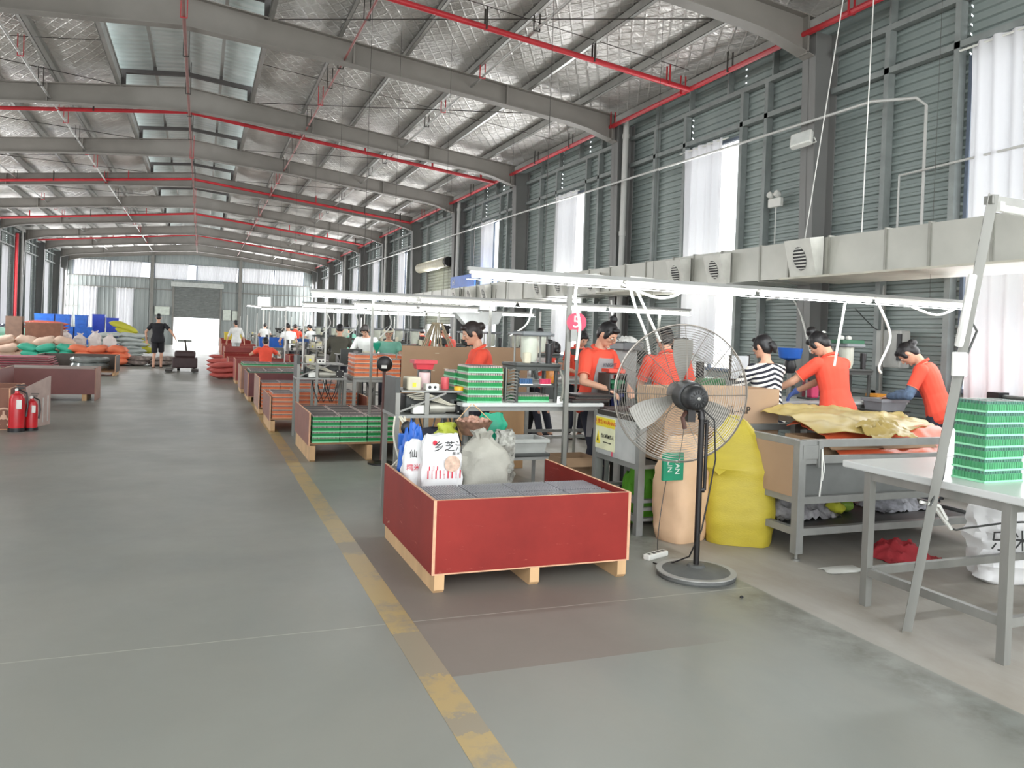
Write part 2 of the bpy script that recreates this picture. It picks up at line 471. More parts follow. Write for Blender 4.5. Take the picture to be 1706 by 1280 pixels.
# columns, posts and girts
for side, X, sg in (('right', WX, -1), ('left', WL, 1)):
    for y in BAYS + [YF - .2]:
        mb = MB()
        xi0, xi1 = X + sg * .28, X + sg * .4
        xo = X + sg * .04
        for (xa, xb) in ((xi0, xi1), (xo, xo)):
            mb.add([(xa, y - .12, 0), (xa, y + .12, 0), (xa - sg * .014, y + .12, 0), (xa - sg * .014, y - .12, 0),
                    (xb, y - .12, 5.5), (xb, y + .12, 5.5), (xb - sg * .014, y + .12, 5.5), (xb - sg * .014, y - .12, 5.5)],
                   [(0, 1, 5, 4), (1, 2, 6, 5), (2, 3, 7, 6), (3, 0, 4, 7), (4, 5, 6, 7), (0, 3, 2, 1)])
        mb.add([(xo, y - .006, 0), (xi0, y - .006, 0), (xi1, y - .006, 5.5), (xo, y - .006, 5.5), (xo, y + .006, 0), (xi0, y + .006, 0), (xi1, y + .006, 5.5), (xo, y + .006, 5.5)],
               [(0, 1, 2, 3), (4, 7, 6, 5), (1, 5, 6, 2), (0, 3, 7, 4), (3, 2, 6, 7)])
        mb.box(min(xo, xi0) - .03, max(xo, xi0) + .03, y - .17, y + .17, 0, .02)
        struct(mb.build('column', COLP))
    mb = MB()
    xa, xb = sorted((X + sg * .03, X + sg * .13))
    for i, y in enumerate(BAYS[:-1]):
        w0 = WIN[i + 1] if i + 1 < len(WIN) else y + 2
        skip = side == 'right' and 23 < y < 27
        for yp in ((w0 - .62, w0 - .07, w0 + WW + .07, w0 + WW + 1.0) if not skip else (y + .75, y + 3.95)):
            if yp < y + 5.0: mb.box(xa, xb, yp - .035, yp + .035, 0, 5.2)
        for zz in ((5.2, 4.7) if not skip else (5.2, 3.75)):
            mb.box(xa, xb, y + .13, y + 4.97, zz, zz + .07)
        for k in range(4): mb.box(xa, xb, y + 1.0 + k * 1.02, y + 1.03 + k * 1.02, 5.27, 5.7)
        mb.box(xa, xb, y + .13, w0, .95, 1.0); mb.box(xa, xb, w0 + WW, y + 4.97, .95, 1.0)
    struct(mb.build('wall_girts', mat('wall_girt_paint', (142, 148, 146), .5, .2)))
# windows and curtains
nwin = 0
def curtain(X, sg, y0, y1, z0, z1, label, group=None, seed=0, axis='Y'):
    rnd = random.Random(seed); n = max(24, int(abs(y1 - y0) * 48)); mb = MB()
    ph = rnd.random() * 6; rows = []
    zs = [z0 + (z1 - z0) * k / 7 for k in range(8)]
    for z in zs:
        row = []
        sq = 1 - .06 * (1 - (z - z0) / (z1 - z0)) * rnd.uniform(.6, 1)
        for i in range(n + 1):
            t = i / n; y = y0 + (y1 - y0) * (t * sq)
            d = .03 * math.sin(ph + t * 2 * PI * n / 9) + .016 * math.sin(2 * ph + t * 2 * PI * n / 23 + z)
            row.append((X + sg * d, y, z) if axis == 'Y' else (y, X + sg * d, z))
        rows.append(row)
    m = n + 1; vs = [p for r in rows for p in r]
    vs2 = [((x - sg * .003, y, z) if axis == 'Y' else (x, y - sg * .003, z)) for x, y, z in vs]
    fs = [(k * m + i, k * m + i + 1, (k + 1) * m + i + 1, (k + 1) * m + i) for k in range(7) for i in range(n)]
    mb.add(vs, fs)
    c = (X, (y0 + y1) / 2, z0) if axis == 'Y' else ((y0 + y1) / 2, X, z0)
    t = thing('curtain', label, 'curtain', c, 0, group)
    mb.build('cloth', CURT, t, True)
    rod = MB()
    if axis == 'Y': rod.cyl((X, y0 - .12, z1 - .03), (X, y1 + .12, z1 - .03), .012, 8)
    else: rod.cyl((y0 - .12, X, z1 - .03), (y1 + .12, X, z1 - .03), .012, 8)
    rod.build('curtain_rod', WHITE, t)
    return t
ordn = ['nearest', 'second', 'third', 'fourth', 'fifth', 'sixth', 'seventh', 'eighth', 'ninth', 'tenth', 'eleventh', 'twelfth']
WF = mat('blue_grey_window_frame', (112, 122, 138), .4, .3)
def window(X, sg, y0, y1, z0, z1, axis='Y', mull=2):
    global nwin; nwin += 1
    def bx(mb, a, b, c, d, w=.06):
        if axis == 'Y': mb.box(*sorted((X - sg * w / 2, X + sg * w / 2)), a, b, c, d)
        else: mb.box(a, b, *sorted((X - sg * w / 2, X + sg * w / 2)), c, d)
    f = MB(); e = .045
    bx(f, y0, y1, z0, z0 + e); bx(f, y0, y1, z1 - e, z1); bx(f, y0, y0 + e, z0 + e, z1 - e); bx(f, y1 - e, y1, z0 + e, z1 - e)
    for k in range(1, mull): bx(f, y0 + (y1 - y0) * k / mull - .02, y0 + (y1 - y0) * k / mull + .02, z0 + e, z1 - e)
    o = struct(f.build('window_%d' % nwin, WF))
    g = MB(); bx(g, y0 + e, y1 - e, z0 + e, z1 - e, .006); g.build('pane', GLASS, o, local=True)
    return o
for lst, X, sg, side in ((cutsR, WX, -1, 'right'), (cutsL, WL, 1, 'left')):
    k = 0
    for (a, b, z0, z1) in lst:
        if z0 < .5 or a < 3: continue
        if side == 'left' and a < 22: continue
        window(X, sg, a, b, z0, z1)
        if side == 'right':
            if k == 0:
                curtain(X + sg * .18, sg, a - .62, a + 1.22, z0 - .45, z1 + .05, 'white curtain on the right wall nearest the camera, behind the leaning steel post', seed=1)
            else:
                curtain(X + sg * .12, sg, a + .36, a + 1.42, z0 + .1, z1 + .02, 'white curtain on the right wall, %s window from the camera' % ordn[k], 'white curtains along the right wall', seed=k)
        else:
            curtain(X + sg * .12, sg, a + .02, a + 1.1, z0 + .1, z1 + .02, 'white curtain on the left wall, %s of those in view from the camera' % ordn[k], 'white curtains along the left wall', seed=k + 30)
        k += 1
# roller shutter door in the right wall
def shutter(name, axis, c, a, b, ztop, zbot, mt, label=None):
    """slatted roller curtain with its box and guide rails; slats are geometry"""
    f = MB(); p = .1; z = zbot
    prof = []
    while z < ztop:
        prof += [(0, z), (-.014, z + p * .35), (-.014, z + p * .65), (0, z + p)]; z += p
    n = len(prof)
    if axis == 'Y':   # lies in a plane of constant Y
        f.add([(a, c + d, z) for d, z in prof] + [(b, c + d, z) for d, z in prof], [(i, i + 1, n + i + 1, n + i) for i in range(n - 1)])
    else:
        f.add([(c + d, a, z) for d, z in prof] + [(c + d, b, z) for d, z in prof], [(i, i + 1, n + i + 1, n + i) for i in range(n - 1)])
    o = struct(f.build(name, mt))
    g = MB()
    for t in (a, b):
        if axis == 'Y': g.box(t - .06, t + .06, c - .05, c + .03, 0, ztop + .05)
        else: g.box(c - .05, c + .03, t - .06, t + .06, 0, ztop + .05)
    g.build('guide_rail', GREY_STEEL, o, local=True)
    return o
dsh = mat('grey_shutter_slats', (120, 124, 122), .5, .2)
d1 = shutter('door_1', 'X', WX - .06, 24.2, 27.3, 3.7, 1.75, mat('olive_grey_shutter_slats', (138, 142, 128), .5, .2))
MB().cyl((7.18, 24.1, 3.72), (7.18, 27.5, 3.72), .17, 20).build('shutter_roll', mat('cream_shutter_roll', (196, 192, 172), .5), d1, True, local=True)
MB().cyl((7.18, 23.95, 3.72), (7.18, 24.12, 3.72), .15, 20).build('shutter_motor', BLACK, d1, True, local=True)

# ------------------------------------------------------------------ far wall
def gable(x): return RZ - SL * abs(x - RX) - .05
mb = MB()
DX0, DX1 = -1.75, 1.2
def fw(x0, x1, z0, z1=None): ribs_v(mb, YF, x0, x1, z0, z1 or 0, top=None if z1 else gable)
fw(WL, WX, 5.35)
fw(WL, -7.65, 4.32, 5.35); fw(6.6, WX, 4.32, 5.35)
lows = [(-7.1, -6.3), (-5.1, -4.2)]
x = WL
for a, b in lows + [(DX0, DX1)]:
    fw(x, a, 0, 4.32)
    if a == DX0: fw(a, b, 3.97, 4.32)
    else: fw(a, b, 3.55, 4.32); fw(a, b, 0, 1.0)
    x = b
fw(x, WX, 0, 4.32)
struct(mb.build('wall_far', m_siding('far_wall_sheet', (140, 148, 147), (160, 166, 164))))
bands = [(-7.65, -5.55), (-5.55, -3.15), (-2.95, -.35), (-.35, 2.3), (2.5, 4.6), (4.6, 6.6)]
for i, (a, b) in enumerate(bands):
    window(YF, -1, a, b, 4.32, 5.35, 'X', 2)
    curtain(YF - .12, -1, a + .05, b - (.5 if i in (1, 2) else .06), 4.34, 5.33, 'white curtain in the upper window band of the far wall, %s from the left' % ordn[i].replace('nearest', 'first'), 'curtains of the far wall window band', seed=60 + i, axis='X')
for i, (a, b) in enumerate(lows):
    window(YF, -1, a, b, 1.0, 3.55, 'X', 2)
    curtain(YF - .12, -1, a - .02, b + .1, .9, 3.6, ['tall white curtain in the far wall right of the blue crates', 'tall white curtain in the far wall nearer the shutter door'][i], seed=70 + i, axis='X')
d2 = shutter('door_2', 'Y', YF - .06, DX0, DX1, 3.97, 1.82, dsh)
MB().box(DX0 - .15, DX1 + .15, YF - .4, YF - .04, 3.85, 4.15).build('shutter_box', mat('shutter_box_paint', (186, 190, 186), .5), d2, local=True)
mb = MB()
for xx in (-3.05, 2.4): mb.box(xx - .1, xx + .1, YF - .25, YF - .04, 0, 5.9)
for zz in (4.27, 3.58):
    mb.box(WL, DX0 - .1, YF - .12, YF - .04, zz, zz + .06); mb.box(DX1 + .1, WX, YF - .12, YF - .04, zz, zz + .06)
mb.box(WL, -7.3, YF - .12, YF - .04, 2.3, 2.35)
struct(mb.build('far_wall_posts', GREY_STEEL))
for (a, b, z0, z1, lab, m_) in ((-2.85, -1.95, 1.95, 2.5, 'pale notice board on the far wall left of the shutter door', mat('notice_board', (206, 214, 204), .5)),
                           (1.35, 1.85, 1.75, 2.45, 'pale notice board on the far wall just right of the shutter door', mat('notice_board', (206, 214, 204), .5)),
                           (1.95, 2.28, 1.75, 2.4, 'small pale notice board on the far wall beside the right post', mat('notice_board', (206, 214, 204), .5))):
    t = thing('notice_board', lab, 'board', ((a + b) / 2, YF - .1, z0))
    MB().box(a, b, YF - .09, YF - .06, z0, z1).build('panel', m_, t)
    f = MB()
    for q in ((a, b, z0 - .02, z0), (a, b, z1, z1 + .02), (a - .02, a, z0, z1), (b, b + .02, z0, z1)): f.box(q[0], q[1], YF - .1, YF - .06, q[2], q[3])
    f.build('frame', GREY_STEEL, t)

# ------------------------------------------------------------------ roof
def topz(x): return 6.47 - SL * abs(x - RX)
PB = [(-.4, 6.0), (2.32, 5.8), (4.43, 5.58), (6.1, 5.4), (6.5, 5.33), (7.1, 5.15)]
for y in [b for b in BAYS] + [YF - .2]:
    for sg in (1, -1):
        mx = (lambda x: x) if sg == 1 else (lambda x: -.8 - x)
        mb = MB()
        bot = [(mx(x), z) for x, z in PB]; top = [(mx(x), topz(x)) for x, z in PB]
        for i in range(len(PB) - 1):
            a, b, c, d = bot[i], bot[i + 1], top[i + 1], top[i]
            mb.add([(a[0], y - .006, a[1]), (b[0], y - .006, b[1]), (c[0], y - .006, c[1]), (d[0], y - .006, d[1]),
                    (a[0], y + .006, a[1]), (b[0], y + .006, b[1]), (c[0], y + .006, c[1]), (d[0], y + .006, d[1])], [(0, 1, 2, 3), (7, 6, 5, 4)])
            for (p, q) in ((a, b), (d, c)):
                mb.add([(p[0], y - .1, p[1]), (q[0], y - .1, q[1]), (q[0], y + .1, q[1]), (p[0], y + .1, p[1]),
                        (p[0], y - .1, p[1] + .016), (q[0], y - .1, q[1] + .016), (q[0], y + .1, q[1] + .016), (p[0], y + .1, p[1] + .016)],
                       [(0, 1, 2, 3), (4, 7, 6, 5), (0, 4, 5, 1), (3, 2, 6, 7)])
        for xs in (2.2, 4.9, 7.0):   # splice plates / stiffeners
            xx = mx(xs); zb = 5.82 if xs < 3 else (5.54 if xs < 6 else 5.17)
            mb.box(xx - .012, xx + .012, y - .1, y + .1, zb, topz(xs))
        struct(mb.build('roof_beam', BEAM))
PX = [.9, 1.99, 3.1, 4.25, 5.33, 6.39, 7.35]
for x in PX + [-.8 - x for x in PX]:
    z = topz(x) + .016; mb = MB()
    mb.box(x - .004, x + .004, YB, YF, z, z + .17); mb.box(x - .06, x + .004, YB, YF, z, z + .006); mb.box(x - .004, x + .06, YB, YF, z + .164, z + .17)
    mb.box(x - .06, x - .054, YB, YF, z, z + .02)
    struct(mb.build('roof_purlin', PURLIN))
# foil insulation sagging between the purlins
for sg in (1, -1):
    xs = []; 
    for i in range(len(PX) - 1):
        for k in range(6): xs.append((PX[i] + (PX[i + 1] - PX[i]) * k / 6, math.sin(PI * k / 6)))
    xs.append((7.5, 0)); ny = 240; vs = []; fs = []; m = len(xs)
    for j in range(ny + 1):
        y = YB + (YF - YB) * j / ny
        for (x, sgm) in xs:
            X = x if sg == 1 else -.8 - x
            nz = noise.noise(Vector((X * 1.6, y * 1.3, 3))) * .05 + noise.noise(Vector((X * 4, y * 3, 7))) * .02
            vs.append((X, y, topz(X) + .2 + (-.05 + nz) * sgm * 1.0))
    for j in range(ny):
        for i in range(m - 1): fs.append((j * m + i, j * m + i + 1, (j + 1) * m + i + 1, (j + 1) * m + i))
    struct(MB().add(vs, fs).build('ceiling', FOIL, smooth=True))
    # outer roof skin above, so no light leaks through
    x0, x1 = (.9, 7.7) if sg == 1 else (-1.7, -8.5)
    struct(MB().add([(x0, YB, topz(x0) + .26), (x1, YB, topz(x1) + .26), (x1, YF, topz(x1) + .26), (x0, YF, topz(x0) + .26)], [(0, 1, 2, 3)]).build('roof', SIDING))
# ridge monitor: raised ribbed roof with open sides, dark frames
MON = m_siding('monitor_sheet', (206, 212, 210), (224, 228, 226))
mb = MB()
for (xa, xb) in ((-.4, .98), (-.4, -1.78)):
    prof = []; y = YB
    while y < YF:
        prof += [(y, 0), (y + .12, 0), (y + .15, .03), (y + .22, .03)]; y += .25
    n = len(prof)
    za, zb = 7.02, 7.02 - .085 * 1.75
    mb.add([(xa, p, za + q) for p, q in prof] + [(xb, p, zb + q) for p, q in prof], [(i, i + 1, n + i + 1, n + i) for i in range(n - 1)])
struct(mb.build('roof', MON))
MF = mat('dark_monitor_frame', (66, 62, 60), .6, .1)
for y in BAYS:
    mb = MB()
    for xx in (.84, -1.64): mb.box(xx - .05, xx + .05, y - .06, y + .06, topz(xx), 6.62)
    mb.bar((-.4, y, 6.76), (.9, y, 6.64), .1, .08); mb.bar((-.4, y, 6.76), (-1.7, y, 6.64), .1, .08)
    for xx in (.25, -1.05, -.4): mb.box(xx - .03, xx + .03, y - .03, y + .03, 6.74, 6.9)
    struct(mb.build('roof_monitor_frame', MF))
for xx in (-1.05, -.4, .25):
    struct(MB().box(xx - .03, xx + .03, YB, YF, 6.86 - .06 * abs(xx + .4), 6.94 - .06 * abs(xx + .4)).build('roof_purlin', PURLIN))
for xx in (.9, -1.7):
    struct(MB().box(xx - .03, xx + .03, YB, YF, topz(xx) + .0, topz(xx) + .24).build('roof_edge_angle', PURLIN))
# sag rods between the purlins
mb = MB()
for y in BAYS[:-1]:
    for sg in (1, -1):
        mx = (lambda x: x) if sg == 1 else (lambda x: -.8 - x)
        mb.cyl((mx(7.0), y + 2.55, topz(7.0) + .1), (mx(.9), y + 2.55, topz(.9) + .1), .006, 4)
        mb.cyl((mx(6.9), y + .1, topz(6.9) + .0), (mx(1.0), y + 5.0, topz(1.0) + .02), .008, 4)
struct(mb.build('roof_tie_rods', DARKST))

# ------------------------------------------------------------------ sprinkler pipes
HGm = {}
def hanger_mesh(h, red):
    key = (round(h, 2), red)
    if key not in HGm:
        m = MB()
        m.box(-.05, -.038, -.012, .012, -.02, h); m.box(.038, .05, -.012, .012, -.02, h); m.box(-.05, .05, -.012, .012, -.032, -.02)
        o = m.build('hanger', PIPE_RED if red else DARKST)
        HGm[key] = o.data; bpy.data.objects.remove(o)
    return HGm[key]
def add_hanger(root, p, h, red, rz=0):
    o = bpy.data.objects.new('hanger', hanger_mesh(h, red)); COL.objects.link(o)
    o.parent = root; o.location = Vector(p) - Vector(root.location); o.rotation_euler = (0, 0, rz)
rnd = random.Random(5)
names = ['crossing the hall closest to the camera', 'crossing the hall behind the second roof beam', 'crossing the hall halfway down the roof', 'crossing the hall fourth from the camera', 'crossing the hall just before the far wall']
for i, y in enumerate((10.6, 19.4, 28.3, 37.2, 46.2)):
    def zc(x): return 6.24 - .111 * abs(x + .4)
    if i == 0: zc = lambda x: 6.24 - .111 * abs(x + .4)
    t = thing('sprinkler_pipe', 'red sprinkler pipe ' + names[i], 'pipe', (-.4, y, zc(-.4)), 0, 'red sprinkler pipes crossing under the roof')
    MB().tube([(-7.8, y, zc(-7.8)), (-.4, y, zc(-.4)), (7.0, y, zc(7.0))], .042, 10).build('pipe_run', PIPE_RED, t, True)
    for x in (-6.6, -4.4, -2.3, 2.1, 3.6, 5.3, 6.6):
        add_hanger(t, (x, y, zc(x)), topz(x) - zc(x) + .05, rnd.random() < .5, R(90))
for i, (x, z, r, m_, lab) in enumerate((
        (7.0, 5.43, .04, PIPE_RED, 'long red sprinkler main running along the eave of the right wall'),
        (2.06, 5.9, .018, mat('faded_red_pipe', (150, 92, 88), .5), 'thin faded red branch pipe along the hall, just right of the ridge'),
        (4.25, 5.78, .02, PURLIN, 'thin pale branch pipe along the hall between ridge and right wall'),
        (-.36, 5.93, .025, mat('rusty_ridge_pipe', (122, 70, 62), .6), 'rusty brown pipe running under the roof ridge'),
        (-2.95, 5.9, .02, PURLIN, 'thin pale branch pipe along the hall, just left of the ridge'),
        (-5.4, 5.75, .02, PURLIN, 'thin pale branch pipe along the left roof slope'))):
    t = thing('sprinkler_pipe', lab, 'pipe', (x, YB, z))
    MB().cyl((x, YB + .1, z), (x, 54, z), r, 8).build('pipe_run', m_, t, True)
    y = 2.0
    while y < 50:
        add_hanger(t, (x, y, z), (topz(x) - z + .05), rnd.random() < .4)
        y += rnd.choice((1.2, 2.3, 1.8)) * (1 if y < 25 else 1.5)

# ------------------------------------------------------------------ wall services
for i, y in enumerate((12.98, 23.18, 33.4, 43.6)):
    for X, sd in ((7.22, 'right'), (-8.0, 'left')):
        if sd == 'left' and y < 30: continue
        t = thing('downpipe', 'white plastic downpipe beside a column of the %s wall, %s from the camera' % (sd, (ordn[i] if sd == 'right' else ordn[i - 2])), 'pipe', (X, y, 0), 0, 'downpipes of the side walls')
        MB().cyl((X, y, .02), (X, y, 5.55), .055, 12).build('pipe_run', PVC, t, True)
        c = MB()
        for z in (1.2, 3.4, 5.2): c.cyl((X, y, z), (X, y, z + .08), .066, 12)
        c.build('collar', PVC, t, True)
t = thing('standpipe', 'red standpipe rising up the left wall between two curtains', 'pipe', (-7.95, P(26, 480, X=-7.95).y, 0))
yy = absloc(t).y
MB().cyl((-7.95, yy, 0), (-7.95, yy, 5.3), .07, 10).build('pipe_run', PIPE_RED, t, True)
MB().cyl((-7.95, yy, 1.2), (-7.7, yy, 1.2), .05, 10).build('valve', PIPE_RED, t, True)
def conduit(pts, r, label, m_=PVC):
    t = thing('conduit', label, 'conduit', pts[0])
    MB().tube(pts, r, 6).build('pipe_run', m_, t, True)
    c = MB()
    for a, b in zip(pts, pts[1:]):
        a, b = Vector(a), Vector(b); n = int((b - a).length / 1.6)
        for k in range(1, n): q = a.lerp(b, k / n); c.box(q.x - .012, q.x + .03, q.y - .012, q.y + .012, q.z - .02, q.z + .02)
    if c.v: c.build('clip', m_, t)
    return t
conduit([(7.4, 6.55, 2.7), (7.4, 6.55, 4.2), (7.3, 6.6, 4.28), (7.06, 7.0, 4.31), (7.04, 8.1, 4.31), (7.04, 18.3, 4.42), (7.04, 38, 4.5)], .018, 'white conduit run along the right wall, dropping beside the nearest window')
conduit([(7.4, 6.88, 2.7), (7.4, 6.88, 3.48), (7.3, 5.4, 3.49), (7.3, 3.4, 3.49)], .014, 'short white conduit bending toward the nearest curtain')
for i, (x0, x1, y) in enumerate(((1413, 1340, 7.0), (1456, 1435, 6.0))):
    a = P(x0, 2, X=6.55); b = P(x1, 395, X=6.55)
    t = thing('hanger_wire', ['thin steel wire holding the duct above the big outlet', 'thin steel wire holding the duct right of the big outlet'][i], 'wire', (6.55, b.y, 2.66))
    MB().cyl((6.55, b.y, 2.68), (6.55, a.y, topz(6.55) + .1), .006, 5).build('strand', WHITE, t)
    MB().box(6.53, 6.57, b.y - .02, b.y + .02, 2.66, 2.69).build('clamp', DARKST, t)
# flood light and emergency light
c = P(1335, 232, X=6.98)
t = thing('flood_light', 'white floodlight fixed to the nearest column on the right wall', 'light', (c.x, c.y, c.z - .1))
M = Matrix.Translation(c) @ Euler((R(-10), R(25), R(20))).to_matrix().to_4x4()
MB().bev(-.03, .05, -.14, .14, -.1, .1, .015, M).build('housing', WHITE, t)
MB().box(-.034, -.028, -.12, .12, -.08, .08, M).build('lens', mat('frosted_lens', (215, 218, 214), .2), t)
MB().tube([M @ Vector((.04, -.15, 0)), M @ Vector((.1, -.15, -.02)), M @ Vector((.12, 0, -.02)), M @ Vector((.1, .15, -.02)), M @ Vector((.04, .15, 0))], .01, 5).build('bracket', WHITE, t)
c = P(1293, 338, X=7.36)
t = thing('emergency_light', 'white twin-head emergency light on a wall post left of the column', 'light', (c.x, c.y, c.z - .07))
MB().bev(c.x - .04, c.x + .02, c.y - .13, c.y + .13, c.z - .06, c.z + .06, .01).build('battery_box', WHITE, t)
for s in (-1, 1): MB().lathe([(.02, -.03), (.045, 0), (.045, .05), (.04, .06)], 12, M=Matrix.Translation((c.x - .02, c.y + s * .07, c.z + .1)) @ Euler((0, R(-70), 0)).to_matrix().to_4x4()).build('lamp_head', WHITE, t, True)
MB().cyl((c.x, c.y, c.z - .06), (c.x, c.y, 2.7), .008, 5).build('cord', WHITE, t)
# blue sign by the right wall
a, b = P(752, 462, X=6.95), P(792, 463, X=6.95)
t = thing('hanging_sign', 'blue sign panel with a white letter on the right wall above the lamps', 'sign', (6.95, (a.y + b.y) / 2, 2.8))
MB().box(6.93, 6.96, b.y, a.y, 2.8, 3.14).build('panel', BLUE, t)
text('H1', 'lettering', WHITE, .26, facing((6.925, a.y - .35, 2.96), (-1, 0, 0)), t)
MB().cyl((6.95, a.y - .2, 3.14), (6.95, a.y - .2, 5.3), .005, 4).cyl((6.95, b.y + .2, 3.14), (6.95, b.y + .2, 5.3), .005, 4).build('wire', DARKST, t)
# ------------------------------------------------------------------ cooling duct along the right wall
DXa, DXb, DZa, DZb = 6.2, 6.95, 2.25, 2.66
t = thing('air_duct', 'long grey sheet-metal air duct hung along the right wall', 'duct', (DXa, 2.5, DZa))
MB().box(DXa, DXb, 2.5, 27.5, DZa, DZb).build('duct_body', DUCT, t)
y = 2.9; k = 0
fl = MB(); 
def flange(y):
    return MB().box(DXa - .014, DXa, y - .012, y + .012, DZa - .014, DZb + .014).box(DXa, DXb, y - .012, y + .012, DZa - .014, DZa).box(DXa, DXb, y - .012, y + .012, DZb, DZb + .014).box(DXb, DXb + .01, y - .012, y + .012, DZa, DZb)
while y < 27:
    flange(y).build('flange', mat('duct_flange', (150, 150, 142), .45, .4), t)
    y += (.62, .5, .75)[k % 3] if y < 12 else 1.0; k += 1
# underside boards of the duct and its angle irons
for i, (ya, yb) in enumerate(((4.2, 7.0), (9.5, 11.3))):
    MB().box(DXa - .35, DXa + .5, ya, yb, DZa - .05, DZa - .03).build('underside_sheet', mat('duct_underside', (186, 184, 170), .5, .2), t)
WOUT = mat('outlet_white', (212, 212, 204), .45)
def outlet(c, s, label):
    """angled nozzle box with a slotted oval grille, opening towards the aisle"""
    t = thing('air_outlet', label, 'vent', (DXa - .014, c.y, DZa), 0, 'air outlets of the wall duct')
    a = .19 * s; z0, z1 = DZa + .0, DZa + .42 * s
    d = .2 * s
    vs = [(DXa - .015, c.y - a, z0), (DXa - .015, c.y + a, z0), (DXa - .015, c.y + a, z1), (DXa - .015, c.y - a, z1),
          (DXa - .015 - d * .45, c.y - a * 1.05, z0 - .02), (DXa - .015 - d * .45, c.y + a * 1.05, z0 - .02), (DXa - .015 - d, c.y + a * 1.05, z1 - .03), (DXa - .015 - d, c.y - a * 1.05, z1 - .03)]
    MB().add(vs, [(0, 1, 2, 3), (0, 4, 5, 1), (1, 5, 6, 2), (2, 6, 7, 3), (3, 7, 4, 0), (4, 7, 6, 5)]).build('nozzle_box', WOUT, t)
    A = Vector(vs[4]); B = Vector(vs[5]); D = Vector(vs[7])
    ex = (B - A).normalized(); ez = (D - A).normalized(); n = ez.cross(ex).normalized()
    if n.x > 0: n = -n
    cc = (A + B + Vector(vs[6]) + D) / 4
    M = Matrix(((ex.x, ez.x, n.x, cc.x), (ex.y, ez.y, n.y, cc.y), (ex.z, ez.z, n.z, cc.z), (0, 0, 0, 1)))
    el = [(math.cos(2 * PI * k / 20) * .1 * s, math.sin(2 * PI * k / 20) * .13 * s) for k in range(20)]
    g = MB(); g.add([M @ Vector((p, q, .002)) for p, q in el] + [M @ Vector((p, q, .006)) for p, q in el], [tuple(range(20, 40))] + [(i, (i + 1) % 20, 20 + (i + 1) % 20, 20 + i) for i in range(20)])
    g.build('grille_opening', BLACK, t)
    for k in range(-3, 4):
        zz = k * .036 * s; w = .1 * s * math.sqrt(max(0, 1 - (zz / (.13 * s)) ** 2))
        if w > .01: MB().box(-w, w, zz - .006 * s, zz + .008 * s, .006, .014, M).build('grille_slat', WOUT, t)
    return t
for (px, py, s, lab) in ((1352, 432, 1.0, 'largest white air outlet on the duct, right of all the others'), (1205, 447, .9, 'white air outlet on the duct, second from the right'),
                        (1140, 458, .9, 'white air outlet on the duct, third from the right'), (993, 487, .8, 'small pale air outlet on the duct just right of the round red number sign'),
                        (940, 483, .9, 'white air outlet on the duct just left of the round red number sign'), (905, 487, .9, 'white air outlet on the duct, second left of the round red number sign'),
                        (815, 490, .9, 'distant air outlet on the duct, third left of the round red number sign'), (790, 490, .9, 'distant air outlet on the duct, fourth left of the round red number sign'),
                        (765, 492, .9, 'farthest air outlet on the duct, below the blue sign')):
    outlet(P(px, py, X=DXa), s, lab)

# ------------------------------------------------------------------ rows of lamps over the lines
def lamp_row(y, x0, x1, z, n, labelp, light=True):
    L = (x1 - x0) / n
    r = thing('lamp_rail', 'grey steel rail carrying the tube lights ' + labelp, 'rail', (x0, y, z + .05))
    MB().box(x0, x1, y - .02, y + .02, z + .035, z + .06).build('rail', FRAME, r)
    for x in (x0 + .6, x1 - .6): MB().cyl((x, y, z + .06), (x, y, topz(x)), .0025, 4).build('hanger_wire', DARKST, r)
    for k in range(n):
        a = x0 + k * L + .015; b = a + L - .03
        t = thing('tube_light', ('%s lit white tube light ' % ['first', 'second', 'third', 'fourth'][k]) + labelp + ', counted from the aisle', 'light', (a, y, z), 0, 'tube lights ' + labelp)
        MB().cyl((a + .02, y, z), (b - .02, y, z), .017, 8).build('tube', TUBE, t, True)
        MB().box(a, b, y - .02, y + .02, z + .014, z + .034).build('batten', WHITE, t)
    if light:
        l = bpy.data.lights.new('lamp_glow', 'AREA'); l.shape = 'RECTANGLE'; l.size = x1 - x0; l.size_y = .06; l.energy = 5 * (x1 - x0); l.color = (.93, 1, .98)
        o = bpy.data.objects.new('lamp_glow', l); COL.objects.link(o); o.location = ((x0 + x1) / 2, y, z - .03); o.visible_camera = True
    return r
def hang_cord(pts, label, r=.011, m_=WHITE, group=None):
    P_ = []
    pts = [Vector(p) for p in pts]
    for i in range(len(pts) - 1):      # smooth through the points
        p0 = pts[max(i - 1, 0)]; p1 = pts[i]; p2 = pts[i + 1]; p3 = pts[min(i + 2, len(pts) - 1)]
        for k in range(6):
            t = k / 6
            P_.append(.5 * ((2 * p1) + (p2 - p0) * t + (2 * p0 - 5 * p1 + 4 * p2 - p3) * t * t + (3 * p1 - p0 - 3 * p2 + p3) * t ** 3))
    P_.append(pts[-1])
    o = MB().tube(P_, r, 6).build('cord', m_, None, True)
    origin(o, pts[0]); return tag(o, label, 'cord', group)
lamp_row(5.45, 1.78, 6.9, 1.918, 4, 'over the nearest work line')
lamp_row(9.1, 1.12, 6.15, 1.87, 4, 'over the second work line')
lamp_row(11.9, 2.1, 4.1, 1.856, 2, 'over the third work line')
lamp_row(14.8, 1.7, 6.3, 1.9, 4, 'over the fourth work line')
lamp_row(19.0, 1.8, 6.3, 1.92, 4, 'over the fifth work line')
lamp_row(24.0, 1.9, 6.5, 2.0, 4, 'over the sixth work line')
lamp_row(30.0, 2.0, 6.5, 2.1, 4, 'over the seventh work line')
lamp_row(37.0, 2.2, 6.5, 2.3, 4, 'over the eighth work line')
lamp_row(44.0, 2.2, 6.5, 2.5, 4, 'over the farthest work line')
